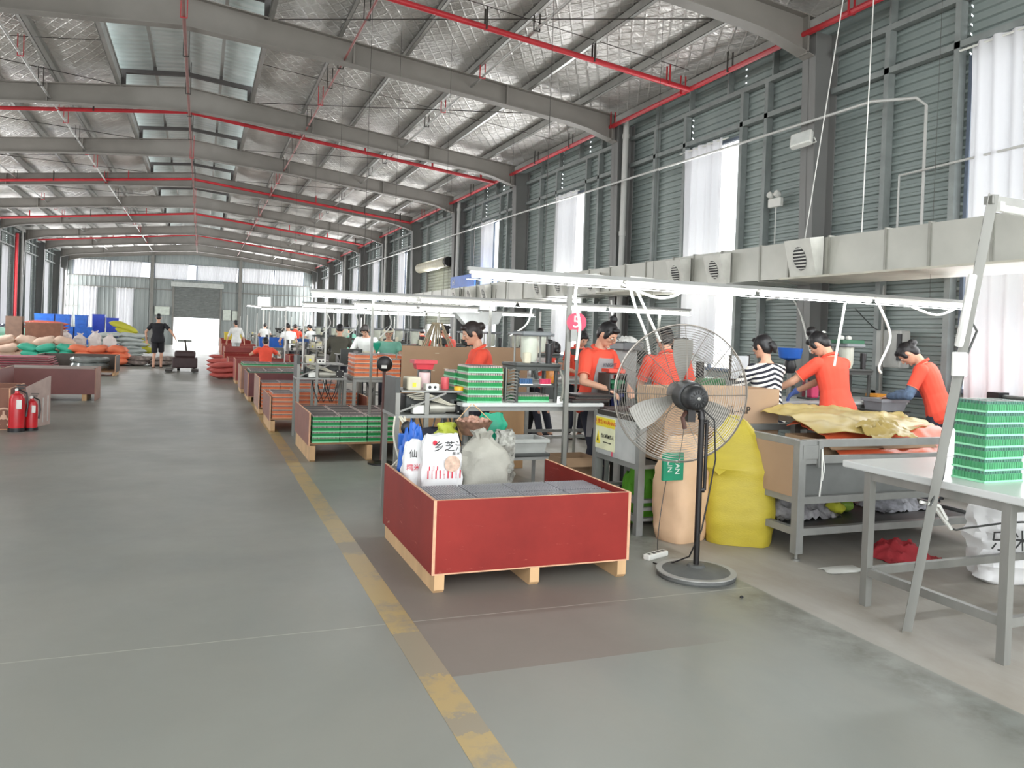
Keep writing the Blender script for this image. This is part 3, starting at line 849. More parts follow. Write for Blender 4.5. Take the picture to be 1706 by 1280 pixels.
for i, (pts) in enumerate((
        [(975, 458), (1010, 462), (1050, 480), (1100, 497), (1135, 485), (1095, 468), (1050, 462)],
        [(963, 462), (958, 500), (966, 545), (960, 600)],
        [(1048, 472), (1058, 510), (1075, 555), (1082, 590)],
        [(1058, 478), (1068, 500), (1100, 570)],
        [(1408, 505), (1402, 540), (1395, 580), (1390, 610)],
        [(1465, 510), (1480, 545), (1482, 570), (1465, 610), (1468, 622)],
        [(1520, 512), (1560, 525), (1590, 515)],
        [(886, 512), (878, 540), (850, 560)],
        [(1018, 500), (1022, 545), (1024, 590)])):
    w = ['looping white cable over the nearest lamp rail', 'white cable winding down the post of the round red number sign', 'white cable hanging in front of the woman behind the fan', 'second white cable hanging left of the fan cage', 'white cable hanging over the woman with the tall hair bun', 'curved white cable between the two women in orange-red at the right', 'white cable slung under the right end of the nearest lamp rail', 'white cable hanging to the person bending in white', 'white cable hanging right of the woman in the grey apron'][i]
    hang_cord([P(x, y, Y=5.5 if i not in (7, 8) else 9.1) for x, y in pts], w)

# ------------------------------------------------------------------ generic furniture
def frame_bench(label, x0, x1, y0, y1, z, top=TOPW, th=.035, leg=.04, rails=(.18,), name='work_bench', group=None, cat='table', fm=None, over=0, legs_x=None, legs_y=None):
    fm = fm or FRAME
    t = thing(name, label, cat, ((x0 + x1) / 2, (y0 + y1) / 2, 0), 0, group)
    MB().bev(x0 - over, x1 + over, y0 - over, y1 + over, z - th, z, .006).build('tabletop', top, t)
    xs = legs_x or (x0 + leg / 2 + .01, x1 - leg / 2 - .01)
    ys = legs_y or (y0 + leg / 2 + .01, y1 - leg / 2 - .01)
    for x in xs:
        for y in ys:
            MB().box(x - leg / 2, x + leg / 2, y - leg / 2, y + leg / 2, 0, z - th).build('leg', fm, t)
    h = leg / 2
    zz = list(rails) + [z - th - leg / 2 - .002]
    r = MB()
    for q in zz:
        for y in ys: r.box(xs[0] + h, xs[-1] - h, y - h * .8, y + h * .8, q - h, q + h)
        for x in xs: r.box(x - h * .8, x + h * .8, ys[0] + h, ys[1] - h, q - h, q + h)
    r.build('rail_frame', fm, t)
    return t
def carton(label, x0, x1, y0, y1, z0, z1, m_=CARD, open_=True, name='cardboard_box', group=None, flap=True):
    t = thing(name, label, 'box', ((x0 + x1) / 2, (y0 + y1) / 2, z0), 0, group)
    b = MB(); e = .008
    b.box(x0, x1, y0, y0 + e, z0, z1).box(x0, x1, y1 - e, y1, z0, z1).box(x0, x0 + e, y0 + e, y1 - e, z0, z1).box(x1 - e, x1, y0 + e, y1 - e, z0, z1).box(x0, x1, y0, y1, z0, z0 + e)
    if not open_: b.box(x0, x1, y0, (y0 + y1) / 2 - .002, z1, z1 + e).box(x0, x1, (y0 + y1) / 2 + .002, y1, z1, z1 + e)
    b.build('shell', m_, t)
    if not open_: MB().box(x0, x1, (y0 + y1) / 2 - .03, (y0 + y1) / 2 + .03, z1 + e, z1 + e + .001).box(x0 - .001, x0, (y0 + y1) / 2 - .03, (y0 + y1) / 2 + .03, z1 - .1, z1 + e).build('tape', mat('packing_tape', (196, 176, 140), .2), t)
    elif flap:
        MB().add([(x0, y0, z1), (x1, y0, z1), (x1, y0 - .1, z1 - .06), (x0, y0 - .1, z1 - .06), (x0, y0, z1 + .006), (x1, y0, z1 + .006), (x1, y0 - .1, z1 - .054), (x0, y0 - .1, z1 - .054)], [(0, 1, 2, 3), (4, 7, 6, 5), (0, 4, 5, 1), (3, 2, 6, 7)]).build('flap', m_, t)
    return t
def pallet_box(label, x0, x1, y0, y1, zb, zt, panels='FLRB', m_=RED, group=None, th=.018, run='Y', name='pallet_box', edge=PLY):
    t = thing(name, label, 'crate', ((x0 + x1) / 2, (y0 + y1) / 2, 0), 0, group)
    MB().box(x0, x1, y0, y1, zb, zb + .02).build('base_board', m_ if zb > .3 else mat('plywood_floor', (150, 112, 80), .7, 0, .1, 4), t)
    if 'F' in panels: MB().box(x0, x1, y0 - th, y0, zb - .012, zt).build('front_panel', m_, t)
    if 'B' in panels: MB().box(x0, x1, y1, y1 + th, zb - .012, zt).build('back_panel', m_, t)
    if 'L' in panels: MB().box(x0 - th, x0, y0 - th, y1 + th, zb - .012, zt).build('side_panel', m_, t)
    if 'R' in panels: MB().box(x1, x1 + th, y0 - th, y1 + th, zb - .012, zt).build('side_panel', m_, t)
    e = MB(); q = .0015
    if 'F' in panels: e.box(x0, x1, y0 - th, y0, zt, zt + q).box(x0, x1, y0 - th - q, y0 - th, zb - .012, zb - .004)
    if 'B' in panels: e.box(x0, x1, y1, y1 + th, zt, zt + q)
    if 'L' in panels: e.box(x0 - th, x0, y0 - th, y1 + th, zt, zt + q).box(x0 - th, x0, y0 - th - q, y0 - th, zb - .012, zt)
    if 'R' in panels: e.box(x1, x1 + th, y0 - th, y1 + th, zt, zt + q).box(x1, x1 + th, y0 - th - q, y0 - th, zb - .012, zt)
    e.build('raw_edge', edge, t)['kind'] = 'stuff'
    if run == 'Y':
        for xx in (x0 + .03, (x0 + x1) / 2, x1 - .03): MB().prism([(y0 - th, zb - .012), (y1 + th, zb - .012), (y1 + th, 0), (y0 - th + .02, 0), (y0 - th, .02)], xx - .03, xx + .03, 'X').build('runner', WOOD, t)
    else:
        for yy in (y0 + .03, (y0 + y1) / 2, y1 - .03): MB().box(x0, x1, yy - .03, yy + .03, 0, zb - .012).build('runner', WOOD, t)
    return t
def sack(label, c, w, d, h, m_, top='flat', seed=0, rz=0, name='sack', cat='sack', group=None, bulge=.08, n=26, lean=(0, 0), wr=.012, sm=True):
    """standing filled sack: superellipse rings, wrinkles, tied, sewn or eared top"""
    rnd = random.Random(seed); rings = []; N = 16; cx, cy, cz = c
    cr, sr = math.cos(rz), math.sin(rz)
    for i in range(N + 1):
        t = i / N; z = h * t
        if top == 'tied': prof = (.84 + .18 * math.sin(PI * min(t / .8, 1) * .6)) if t < .8 else max(.2, .99 - ((t - .8) / .12) ** 1.5 * .75) if t < .92 else .24 + (t - .92) * 3
        elif top == 'ear': prof = (.88 + .17 * math.sin(PI * t * .9)) if t < .62 else 1.0 - (t - .62) / .38 * .78
        else: prof = .9 + bulge * math.sin(PI * t) - (.12 * max(0, t - .85) / .15)
        flat = 1.0
        if top in ('flat', 'sewn'): flat = 1 - .82 * max(0, (t - .72) / .28) ** 1.2
        if top == 'ear': flat = 1 - .75 * max(0, (t - .6) / .4)
        e = .55 if t < .7 else .8
        shx = lean[0] * t * t; shy = lean[1] * t * t
        ring = []
        for k in range(n):
            a = 2 * PI * k / n; ca, sa = math.cos(a), math.sin(a)
            x = math.copysign(abs(ca) ** e, ca) * w / 2 * prof; y = math.copysign(abs(sa) ** e, sa) * d / 2 * prof * flat
            q = noise.noise(Vector((ca * 2 + seed, sa * 2, t * 6))) * wr * 2 + noise.noise(Vector((ca * 3 + seed, sa * 3, t * 22))) * wr
            if t == 0: q = -.02
            x += ca * q; y += sa * q
            zz = z + (noise.noise(Vector((ca * 1.5 + seed, sa * 1.5, 9))) * .05 * h * t if t > .6 else 0)
            ring.append((cx + x * cr - y * sr + shx, cy + x * sr + y * cr + shy, cz + max(0, zz) + .002))
        rings.append(ring)
    t = thing(name, label, cat, c, 0, group)
    MB().loft(rings).build('bag_body', m_, t, sm)
    return t
def flat_bag(label, c, w, d, h, m_, rz=0, seed=0, tilt=(0, 0), group=None, name='sack', nu=20, nv=10, fold=0, cat='sack'):
    """filled bag lying down: pillow with pinched seams; one mesh"""
    vs = []; fs = []; M = Euler((tilt[0], tilt[1], rz)).to_matrix()
    for j in range(nv + 1):
        v = -1 + 2 * j / nv
        for i in range(nu):
            a = 2 * PI * i / nu; ca, sa = math.cos(a), math.sin(a)
            # cross-section round the long axis
            th = (1 - abs(v) ** 3.2) ** .6 if abs(v) < 1 else 0
            wid = d / 2 * (1 - .12 * v * v)
            y = math.copysign(abs(ca) ** .7, ca) * wid; z = math.copysign(abs(sa) ** .8, sa) * h / 2 * (th * .95 + .05)
            q = noise.noise(Vector((v * 2.3 + seed, ca * 1.3, sa * 1.3))) * .16 + noise.noise(Vector((v * 6 + seed, ca * 4, sa * 4))) * .07
            z *= (1 + q * 1.3); z += h * .12 * math.sin(v * 2 + seed); y *= (1 + q * .4)
            vs.append(M @ Vector((v * w / 2 * (1 + q * .15), y, z)))
    for j in range(nv):
        for i in range(nu): fs.append((j * nu + i, j * nu + (i + 1) % nu, (j + 1) * nu + (i + 1) % nu, (j + 1) * nu + i))
    fs.append(tuple(range(nu - 1, -1, -1))); fs.append(tuple(range(nv * nu, nv * nu + nu)))
    zl = min(v.z for v in vs)
    mb = MB().add([v - Vector((0, 0, zl)) for v in vs], fs)
    o = mb.build(name, m_, None, True); o.location = c
    return tag(o, label, cat, group)
def heap(label, c, w, d, h, m_, seed=0, name='cloth_heap', cat='cloth', n=22, rough=.35, group=None, thin=False):
    """crumpled sheet or cloth lying in a mound"""
    vs = []; fs = []
    for j in range(n + 1):
        for i in range(n + 1):
            u = -1 + 2 * i / n; v = -1 + 2 * j / n
            rr = min(1, math.hypot(u, v) ** 2.0)
            e = 1 + .22 * noise.noise(Vector((u * 1.6 + seed, v * 1.6, 2)))
            x = u * w / 2 * e; y = v * d / 2 * e
            z = h * max(0, (1 - rr)) ** .7 * (1 + rough * 1.4 * noise.noise(Vector((u * 3 + seed, v * 3, 5)))) + abs(noise.noise(Vector((u * 6, v * 6 + seed, 1)))) * h * rough + .003
            vs.append((x, y, z))
    m = n + 1
    for j in range(n):
        for i in range(n): fs.append((j * m + i, j * m + i + 1, (j + 1) * m + i + 1, (j + 1) * m + i))
    k = len(vs); vs += [(x, y, max(0, z - .004)) for x, y, z in vs]
    fs += [tuple(q + k for q in reversed(f)) for f in fs]
    o = MB().add(vs, fs).build(name, m_, None, True); o.location = c
    return tag(o, label, cat, group)

# ------------------------------------------------------------------ battery trays
def tray_mesh(key, w, d, h, body, rim, cell, nx, ny=2, full=False):
    """moulded cell tray: fluted walls, pale rim, tops of the cells standing in it"""
    root = bpy.data.objects.new(key, None); COL.objects.link(root); root.empty_display_size = .05
    b = MB(); ridge = w / nx
    b.box(-w / 2 + .004, w / 2 - .004, -d / 2 + .004, d / 2 - .004, 0, h * .72)
    for i in range(nx):
        x = -w / 2 + (i + .5) * ridge
        b.box(x - ridge * .3, x + ridge * .3, -d / 2, -d / 2 + .006, .004, h * .7); b.box(x - ridge * .3, x + ridge * .3, d / 2 - .006, d / 2, .004, h * .7)
    m = max(2, int(d / ridge))
    for i in range(m):
        y = -d / 2 + (i + .5) * d / m
        b.box(-w / 2, -w / 2 + .006, y - ridge * .3, y + ridge * .3, .004, h * .7); b.box(w / 2 - .006, w / 2, y - ridge * .3, y + ridge * .3, .004, h * .7)
    b.build('tray_body', body, root)
    r = MB()
    for (x0, x1, y0, y1) in ((-w / 2 - .003, w / 2 + .003, -d / 2 - .003, -d / 2 + .008), (-w / 2 - .003, w / 2 + .003, d / 2 - .008, d / 2 + .003), (-w / 2 - .003, -w / 2 + .008, -d / 2, d / 2), (w / 2 - .008, w / 2 + .003, -d / 2, d / 2)):
        r.box(x0, x1, y0, y1, h * .0, h * .17)
    r.build('rim', rim, root)
    c = MB(); rr = ridge * (.38 if full else .36)
    rows = [0, m - 1] if not full else range(m)
    for j in range(m):
        for i in range(nx):
            if not full and 0 < j < m - 1 and 0 < i < nx - 1: continue
            x = -w / 2 + (i + .5) * ridge; y = -d / 2 + (j + .5) * d / m
            c.tube([(x, y, h * .7), (x, y, h * .97)], rr, 6); 
    if 0: c.box(-w / 2 + ridge, w / 2 - ridge, -d / 2 + d / m, d / 2 - d / m, h * .7, h * .95)
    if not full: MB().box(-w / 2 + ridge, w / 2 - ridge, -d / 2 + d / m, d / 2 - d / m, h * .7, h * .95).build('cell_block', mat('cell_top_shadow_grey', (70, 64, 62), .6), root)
    co = c.build('cells', cell, root); co['kind'] = 'stuff'
    root['category'] = 'tray'
    return root, kids(root)
def drop(root, ch):
    for c in ch: bpy.data.objects.remove(c)
    bpy.data.objects.remove(root)
TW, TD, TH = .3, .3, .06
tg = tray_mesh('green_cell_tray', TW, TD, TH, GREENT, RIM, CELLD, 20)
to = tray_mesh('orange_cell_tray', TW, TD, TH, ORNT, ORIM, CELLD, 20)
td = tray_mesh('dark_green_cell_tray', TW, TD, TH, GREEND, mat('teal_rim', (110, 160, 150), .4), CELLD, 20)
ts = tray_mesh('steel_cell_tray', TW, TD - .02, TH, mat('dark_cell_tray', (44, 42, 44), .6), mat('dark_tray_rim', (40, 38, 38), .5), mat('bright_cell_top', (158, 158, 162), .35, .3, .1), 17, full=True)
def stack(tr, x0, y0, z0, nx, ny, nz, label, group, dx=TW + .008, dy=TD + .008, jit=.006, nzf=None, rz=0):
    rnd = random.Random(int(x0 * 100 + y0 * 10))
    for i in range(nx):
        for j in range(ny):
            m = nzf(i, j) if nzf else nz
            ox, oy = rnd.uniform(-jit, jit), rnd.uniform(-jit, jit) * 2
            for k in range(m):
                dup(tr[0], (x0 + TW / 2 + i * dx + ox, y0 + TD / 2 + j * dy + oy, z0 + k * (TH + .0005)), rz, (['lowest', 'second lowest', 'middle', 'second highest', 'topmost'][k if m == 5 else (0, 1, 3, 4)[k]] + ' ' + label) if nx * ny == 1 and m in (4, 5) else label, group, tr[1])

# ------------------------------------------------------------------ foreground: red box on runners
pallet_box('large red plywood pallet box nearest the camera, full of bare battery cells', 1.282, 2.53, 4.358, 5.62, .118, .535, 'FLR')
stack(ts, 1.288, 4.362, .139, 4, 2, 6, 'tray of bare steel battery cells in the nearest red pallet box', 'cell trays in the nearest red box', dx=.3105, dy=.3, jit=.001)
heap('crumpled brown paper lying in the back of the nearest red pallet box', (1.45, 5.38, .14), .34, .4, .3, mat('kraft_paper', (176, 146, 122), .8), 3, 'brown_paper', 'paper')
t = sack('white printed rice sack with red print standing in the nearest red box', (1.545, 5.18, .14), .29, .17, .66, WSACK, 'sewn', 4, R(-4), wr=.014)
INK = mat('black_print', (30, 30, 30), .6); REDP = mat('red_print', (206, 44, 66), .6)
def yf(t, x, z, w=.08, h=.04): return front_y(t, [(x + a * w, z + b * h) for a in (-1, 0, 1) for b in (-1, 0, 1)])
text('乡芝汁', 'lettering', INK, .074, facing((1.585, yf(t, 1.585, .725, .08), .725), (0, -1, .05)), t)
text('糯 米', 'lettering', INK, .024, facing((1.63, yf(t, 1.63, .68, .03, .01), .68), (0, -1, 0)), t)
MB().lathe([(.0, .0), (.055, .0), (.055, .003)], 20, M=facing((1.6, yf(t, 1.6, .615, .05, .05) + .003, .615), (0, -1, .0))).build('printed_picture', mat('printed_rice_picture', (206, 176, 156), .6, 0, .3, 30), t)
for k, z in enumerate((.59, .562, .534)): text('▮▯▮▮▯▮▮▯▮' if k else '▮▯▮', 'lettering', REDP, .028, facing((1.545 if k else 1.47, yf(t, 1.545, z, .1, .02), z), (0, -1, 0)), t)
MB().lathe([(.0, .0), (.016, .0), (.016, .003)], 14, M=facing((1.49, yf(t, 1.49, .75, .02, .02) + .002, .75), (0, -1, 0))).build('printed_emblem', REDP, t)
t = sack('white printed sack half hidden behind the rice sack, blue film beside it', (1.39, 5.3, .14), .17, .14, .6, WSACK, 'sewn', 8, R(14), wr=.012)
text('糯米', 'lettering', REDP, .05, facing((1.37, yf(t, 1.37, .57, .04), .57), (0, -1, 0)), t)
text('仙', 'lettering', INK, .06, facing((1.37, yf(t, 1.37, .66, .03), .66), (0, -1, 0)), t)
sack('grey woven sack tied at the top, standing in the nearest red box', (1.88, 5.3, .14), .33, .3, .66, GREYSACK, 'tied', 11, 0, wr=.02)
heap('blue plastic film bunched behind the white sacks', (1.42, 5.45, .42), .22, .1, .36, BLUE, 7, 'plastic_film', 'film')

# ------------------------------------------------------------------ pedestal fan
FC = Vector((2.958, 4.44, 1.15)); ya = R(13)
ax = Vector((math.sin(ya), math.cos(ya), .03)).normalized()
t = thing('pedestal_fan', 'tall black pedestal fan with a round wire cage, standing beside the nearest red box', 'fan', (2.99, 4.25, 0))
MB().lathe([(.0, 0), (.245, 0), (.25, .012), (.243, .03), (.2, .042), (.06, .062), (.05, .075), (.0, .075)], 40, (2.99, 4.25, 0)).build('base', mat('cast_iron_base', (88, 90, 88), .6, .2, .2, 8), t, True)
MB().lathe([(.235, .03), (.252, .03), (.252, .038), (.235, .038)], 40, (2.99, 4.25, 0)).build('base_ring', mat('worn_rim', (150, 150, 146), .5), t, True)
MB().cyl((2.99, 4.25, .07), (2.99, 4.25, 1.02), .019, 14).build('pole', BLACKM, t, True)
MB().cyl((3.02, 4.235, .55), (3.02, 4.235, 1.0), .011, 8).cyl((3.02, 4.235, .98), (2.99, 4.25, .98), .012, 8).cyl((3.02, 4.235, .55), (2.99, 4.25, .55), .016, 8).build('height_rod', BLACKM, t, True)
mz = Matrix.Translation(FC) @ ax.to_track_quat('Z', 'Y').to_matrix().to_4x4()
prof = [(.0, -.3), (.052, -.3), (.07, -.285), (.079, -.26), (.082, -.2), (.094, -.195), (.098, -.09), (.09, -.05), (.045, -.035), (.0, -.035)]
MB().lathe(prof, 28, M=mz).build('motor', mat('motor_black', (44, 45, 46), .42, .2, .1), t, True)
vents = MB()
for k in range(14):
    a = 2 * PI * k / 14
    vents.box(-.004, .004, .03, .052, -.304, -.296, mz @ Matrix.Rotation(a, 4, 'Z'))
vents.build('cooling_slots', mat('dark_slot', (14, 14, 15), .5), t)
MB().lathe([(0, -.31), (.011, -.308), (.011, -.298), (0, -.298)], 12, M=mz).build('screw', STEEL, t)
MB().box(-.025, .025, -.16, -.06, -.2, -.12, mz).tube([(2.99, 4.25, 1.0), (2.99, 4.26, 1.06), FC - ax * .15 + Vector((0, 0, -.07))], .026, 10).build('tilt_bracket', BLACKM, t, True)
MB().tube([FC - ax * .16 + Vector((-.03, 0, -.1)), FC - ax * .2 + Vector((-.07, 0, -.13)), FC - ax * .2 + Vector((-.05, 0, -.2))], .014, 8).build('lock_knob', mat('brown_knob', (84, 58, 50), .5), t, True)
WIRE = mat('chromed_wire', (140, 134, 126), .35, .5)
def cage(sgn, name):
    m = MB()
    def zz(r): return sgn * (.0 + .085 * (1 - (r / .455) ** 2.4))
    nr = 24
    for i in range(nr):
        r = .085 + (.445 - .085) * i / (nr - 1)
        m.tube([mz @ Vector((r * math.cos(2 * PI * k / 44), r * math.sin(2 * PI * k / 44), zz(r))) for k in range(44)], .0016, 3, closed=True)
    for k in range(8):
        a = 2 * PI * (k + .5 * (sgn > 0)) / 8
        m.tube([mz @ Vector((r * math.cos(a), r * math.sin(a), zz(r) + sgn * .003)) for r in (.05, .15, .25, .35, .42, .455)], .0028, 4)
    return m.build(name, WIRE, t)
cage(-1, 'rear_cage'); cage(1, 'front_cage')
MB().tube([mz @ Vector((.455 * math.cos(2 * PI * k / 60), .455 * math.sin(2 * PI * k / 60), 0)) for k in range(60)], .006, 6, closed=True).build('cage_rim', WIRE, t, True)
MB().lathe([(0, .07), (.06, .075), (.075, .085), (.07, .092), (0, .095)], 20, M=mz).build('cage_badge', mat('cage_badge', (120, 116, 112), .4), t, True)
for k in range(3):
    vs = []; a0 = 2 * PI * k / 3 + PI / 2
    for i in range(7):
        r = .06 + .3 * i / 6; wd = .22 + .1 * math.sin(PI * i / 6)
        for j in range(5):
            a = a0 + wd * (j / 4 - .5) * 1.9; vs.append(mz @ Vector((r * math.cos(a), r * math.sin(a), .012 + .05 * (j / 4 - .5))))
    n = len(vs); vs += [v + ax * .003 for v in vs]
    fs = [(i * 5 + j, i * 5 + j + 1, i * 5 + j + 6, i * 5 + j + 5) for i in range(6) for j in range(4)]
    MB().add(vs, fs + [tuple(q + n for q in reversed(f)) for f in fs]).build('blade', mat('dull_aluminium_blade', (150, 148, 142), .5, .5), t, True)
MB().tube([FC - ax * .22 + Vector((.05, 0, -.06)), (3.05, 4.2, 1.0), (3.07, 4.2, .75), (3.04, 4.22, .5), (3.0, 4.22, .3), (2.95, 4.27, .12), (2.88, 4.45, .012), (2.86, 4.55, .008)], .005, 6).build('cable', BLACK, t, True)

t = thing('power_strip', 'white power strip lying on the floor beside the beige sack', 'power strip', (2.94, 4.66, 0))
MB().bev(-.11, .11, -.028, .028, 0, .035, .006, Matrix.Translation((2.96, 4.68, 0)) @ Matrix.Rotation(R(22), 4, 'Z')).build('housing', WHITE, t)
so = MB()
for k in range(4): so.box(-.09 + k * .05, -.06 + k * .05, -.014, .014, .035, .036, Matrix.Translation((2.96, 4.68, 0)) @ Matrix.Rotation(R(22), 4, 'Z'))
so.build('socket', DARK, t)
hang_cord([(3.05, 4.72, .02), (3.08, 4.85, .01), (3.16, 4.95, .25), (3.2, 4.95, .5)], 'thin black cord climbing the beige sack from the power strip', .003, BLACK)

# beige and yellow sacks
t = sack('beige paper sack with a green printed label, standing left of the yellow sack', (3.42, 5.08, 0), .42, .34, .78, BEIGE, 'flat', 21, R(18), wr=.012)
GRN = mat('green_print', (20, 132, 96), .5)
_x = P(1119, 806, Y=4.9).x; M = facing((_x, yf(t, _x, .58, .085, .1) - .002, .585), (0, -1, 0))
MB().box(-.085, .085, -.1, .1, -.02, .004, M).build('printed_label', GRN, t)
text('YAN', 'lettering', WHITE, .055, M @ Matrix.Translation((.03, 0, .006)) @ Matrix.Rotation(R(-90), 4, 'Z'), t)
text('LIN', 'lettering', WHITE, .055, M @ Matrix.Translation((-.035, 0, .006)) @ Matrix.Rotation(R(-90), 4, 'Z'), t)
# yellow sack: leaning, one ear pulled up
rings = []; N = 22; n = 30
base = Vector((3.83, 4.93, 0)); rz = R(-35)
for i in range(N + 1):
    s = i / N; z = .95 * s
    if s < .55: w = .235 + .03 * math.sin(PI * s / .55)
    else: w = .25 * (1 - ((s - .55) / .45)) ** .62 + .03
    d = .19 * (1 + .1 * math.sin(PI * min(1, s / .5))) if s < .55 else .2 * (1 - (s - .55) / .45) ** .8 + .012
    off = -.06 * max(0, (s - .5)) * 2
    ring = []
    for k in range(n):
        a = 2 * PI * k / n; ca, sa = math.cos(a), math.sin(a)
        e = .6
        x = math.copysign(abs(ca) ** e, ca) * w; y = math.copysign(abs(sa) ** e, sa) * d
        q = noise.noise(Vector((ca * 2, sa * 2, s * 14))) * .012 + noise.noise(Vector((ca * 1.2, sa * 1.2, s * 30))) * .006 + noise.noise(Vector((ca * 2.5, sa * 2.5, s * 3))) * .03 * s
        x += ca * q; y += sa * q
        X = x * math.cos(rz) - y * math.sin(rz); Y = x * math.sin(rz) + y * math.cos(rz)
        ring.append((base.x + X + off, base.y + Y - off * .4, max(.002, z)))
    rings.append(ring)
t = thing('yellow_sack', 'tall yellow woven plastic sack with a pinched-up top corner, beside the fan', 'sack', tuple(base))
MB().loft(rings).build('bag_body', YEL, t, True)
c0 = P(1190, 750, Y=4.98); c1 = P(1236, 765, Y=4.95)
fl = [(P(1183, 765, Y=4.98), .03), (P(1205, 742, Y=4.96), .05), (P(1222, 728, Y=4.96), .03)]
MB().add([P(1181, 775, Y=4.94), P(1198, 748, Y=4.97), P(1222, 712, Y=4.98), P(1226, 772, Y=4.84), P(1198, 792, Y=4.82), P(1181, 775, Y=5.0), P(1198, 748, Y=5.0), P(1222, 712, Y=5.0), P(1226, 772, Y=5.0), P(1198, 792, Y=5.0)],
         [(0, 1, 3, 4), (1, 2, 3), (5, 9, 8, 6), (6, 8, 7), (0, 5, 6, 1), (1, 6, 7, 2), (2, 7, 8, 3), (3, 8, 9, 4), (4, 9, 5, 0)]).build('folded_top', YEL, t, True)

# ------------------------------------------------------------------ bin table with tarpaulins
bx0, bx1, by0, by1, bz = 3.895, 5.75, 4.37, 5.3, .835
t = thing('bin_table', 'grey steel bin table with cardboard side panel, behind the yellow sack', 'table', ((bx0 + bx1) / 2, (by0 + by1) / 2, 0))
for i, (x, y) in enumerate(((bx0, by0), (bx0, by1), (bx1, by0), (bx1, by1))):
    MB().box(x - .03, x + .03, y - .03, y + .03, .05, bz).build('leg', FRAME, t)
    MB().cyl((x, y, 0), (x, y, .05), .012, 8).cyl((x, y, 0), (x, y, .012), .03, 12).build('foot', STEEL, t, True)
r = MB()
for z in (.2, .42, .7, bz - .02):
    for y in (by0, by1): r.box(bx0 + .03, bx1 - .03, y - .025, y + .025, z - .025, z + .025)
    if z != .7:
        for x in (bx0, bx1): r.box(x - .025, x + .025, by0 + .03, by1 - .03, z - .025, z + .025)
r.build('rail_frame', FRAME, t)
MB().box(bx0 - .033, bx0 - .027, by0 + .03, by1 - .03, .44, bz - .04).build('side_panel', CARD, t)
MB().box(bx0 + .03, bx1 - .03, by0 + .028, by0 + .034, .44, .68).build('front_panel', mat('grey_front_panel', (112, 114, 112), .5, .2), t)
MB().box(bx0 + .03, bx1 - .03, by0 + .03, by1 - .03, .66, .68).build('bin_floor', DARK, t)
MB().box(bx0, bx0 + .16, by0 - .035, by0 - .025, .71, bz - .03).box(bx0 + .13, bx0 + .17, by0 - .04, by0 - .02, .65, bz).build('corner_bracket', FRAME, t)
MB().tube([(bx0 + .15, by0 - .05, .78), (bx0 + .15, by0 - .055, .6), (bx0 + .14, by0 - .05, .45)], .006, 5).tube([(bx0 + .15, by0 - .05, .78), (bx0 + .17, by0 - .055, .64), (bx0 + .16, by0 - .05, .56)], .005, 5).build('string', WHITE, t)

def tarp(name, label, X0, X1, Y0, Y1, zf, m_, seed, nx=46, ny=26, drop=0, edge=None):
    """draped plastic sheet with sharp folds over what lies below"""
    vs = []; fs = []
    for j in range(ny + 1):
        for i in range(nx + 1):
            u, v = i / nx, j / ny
            a = edge(u) if edge else 0
            x = X0 + (X1 - X0) * u + .05 * noise.noise(Vector((u * 3 + seed, v * 3, 0))); y = (Y0 + a) + (Y1 - Y0 - a) * v
            z = zf(x, y, u, v)
            z += .05 * abs(noise.noise(Vector((u * 4 + v * 2 + seed, v * 3, 1)))) + .025 * abs(noise.noise(Vector((u * 11 - v * 7, v * 5 + seed, 4))))
            vs.append(Vector((x, y, z)))
    m = nx + 1
    for j in range(ny):
        for i in range(nx): fs.append((j * m + i, j * m + i + 1, (j + 1) * m + i + 1, (j + 1) * m + i))
    k = len(vs); vs += [v - Vector((0, 0, .006)) for v in vs]; fs += [tuple(q + k for q in reversed(f)) for f in fs]
    ring = [i for i in range(nx + 1)] + [(j + 1) * m - 1 for j in range(1, ny + 1)] + [ny * m + i for i in range(nx - 1, -1, -1)] + [j * m for j in range(ny - 1, 0, -1)]
    for a, b in zip(ring, ring[1:] + ring[:1]): fs.append((a, b, b + k, a + k))
    o = MB().add(vs, fs).build(name, m_, None, True)
    origin(o, (sum(v.x for v in vs) / len(vs), sum(v.y for v in vs) / len(vs), min(v.z for v in vs)))
    return tag(o, label, 'tarpaulin')
TYEL = mat('ochre_tarpaulin', (168, 146, 84), .42, 0, .14, 5); TORG = mat('orange_tarpaulin', (216, 98, 62), .42, 0, .1, 5)
tarp('tarpaulin', 'orange plastic sheet hanging over the front rail of the bin table', 4.4, 5.74, 4.4, 5.1, lambda x, y, u, v: .7 + .15 * min(1, v * 2.2) + .05 * math.sin(u * 9) * v - .02 * (1 - v), TORG, 3, edge=lambda u: .1 * (1 - math.sin(PI * u)))
tarp('tarpaulin', 'dusty yellow plastic sheet folded over the orange one on the bin table', 4.3, 5.66, 4.5, 5.3, lambda x, y, u, v: .85 + .13 * math.sin(PI * min(1, v * 1.3) * .5) * (.55 + .45 * math.sin(PI * min(1, u * 1.2 + .1))), TYEL, 8, edge=lambda u: .35 * abs(u - .28) ** .7)
tarp('tarpaulin', 'small loose yellow flap of sheet curling at the front of the bin table', 4.62, 5.05, 4.38, 4.62, lambda x, y, u, v: .8 + .1 * v + .05 * math.sin(PI * u), TYEL, 12, 20, 10)
for i, (x, y, w, l, m_) in enumerate(((4.5, 4.75, .6, .5, CARD), (5.0, 4.8, .7, .6, CARD2))):
    carton(['flattened brown carton under the yellow sheet, left part of the bin table', 'pale carton under the yellow sheet, right part of the bin table'][i], x - w / 2 + .1, x + w / 2, y - l / 2 + .1, y + l / 2, .682, .8, m_)

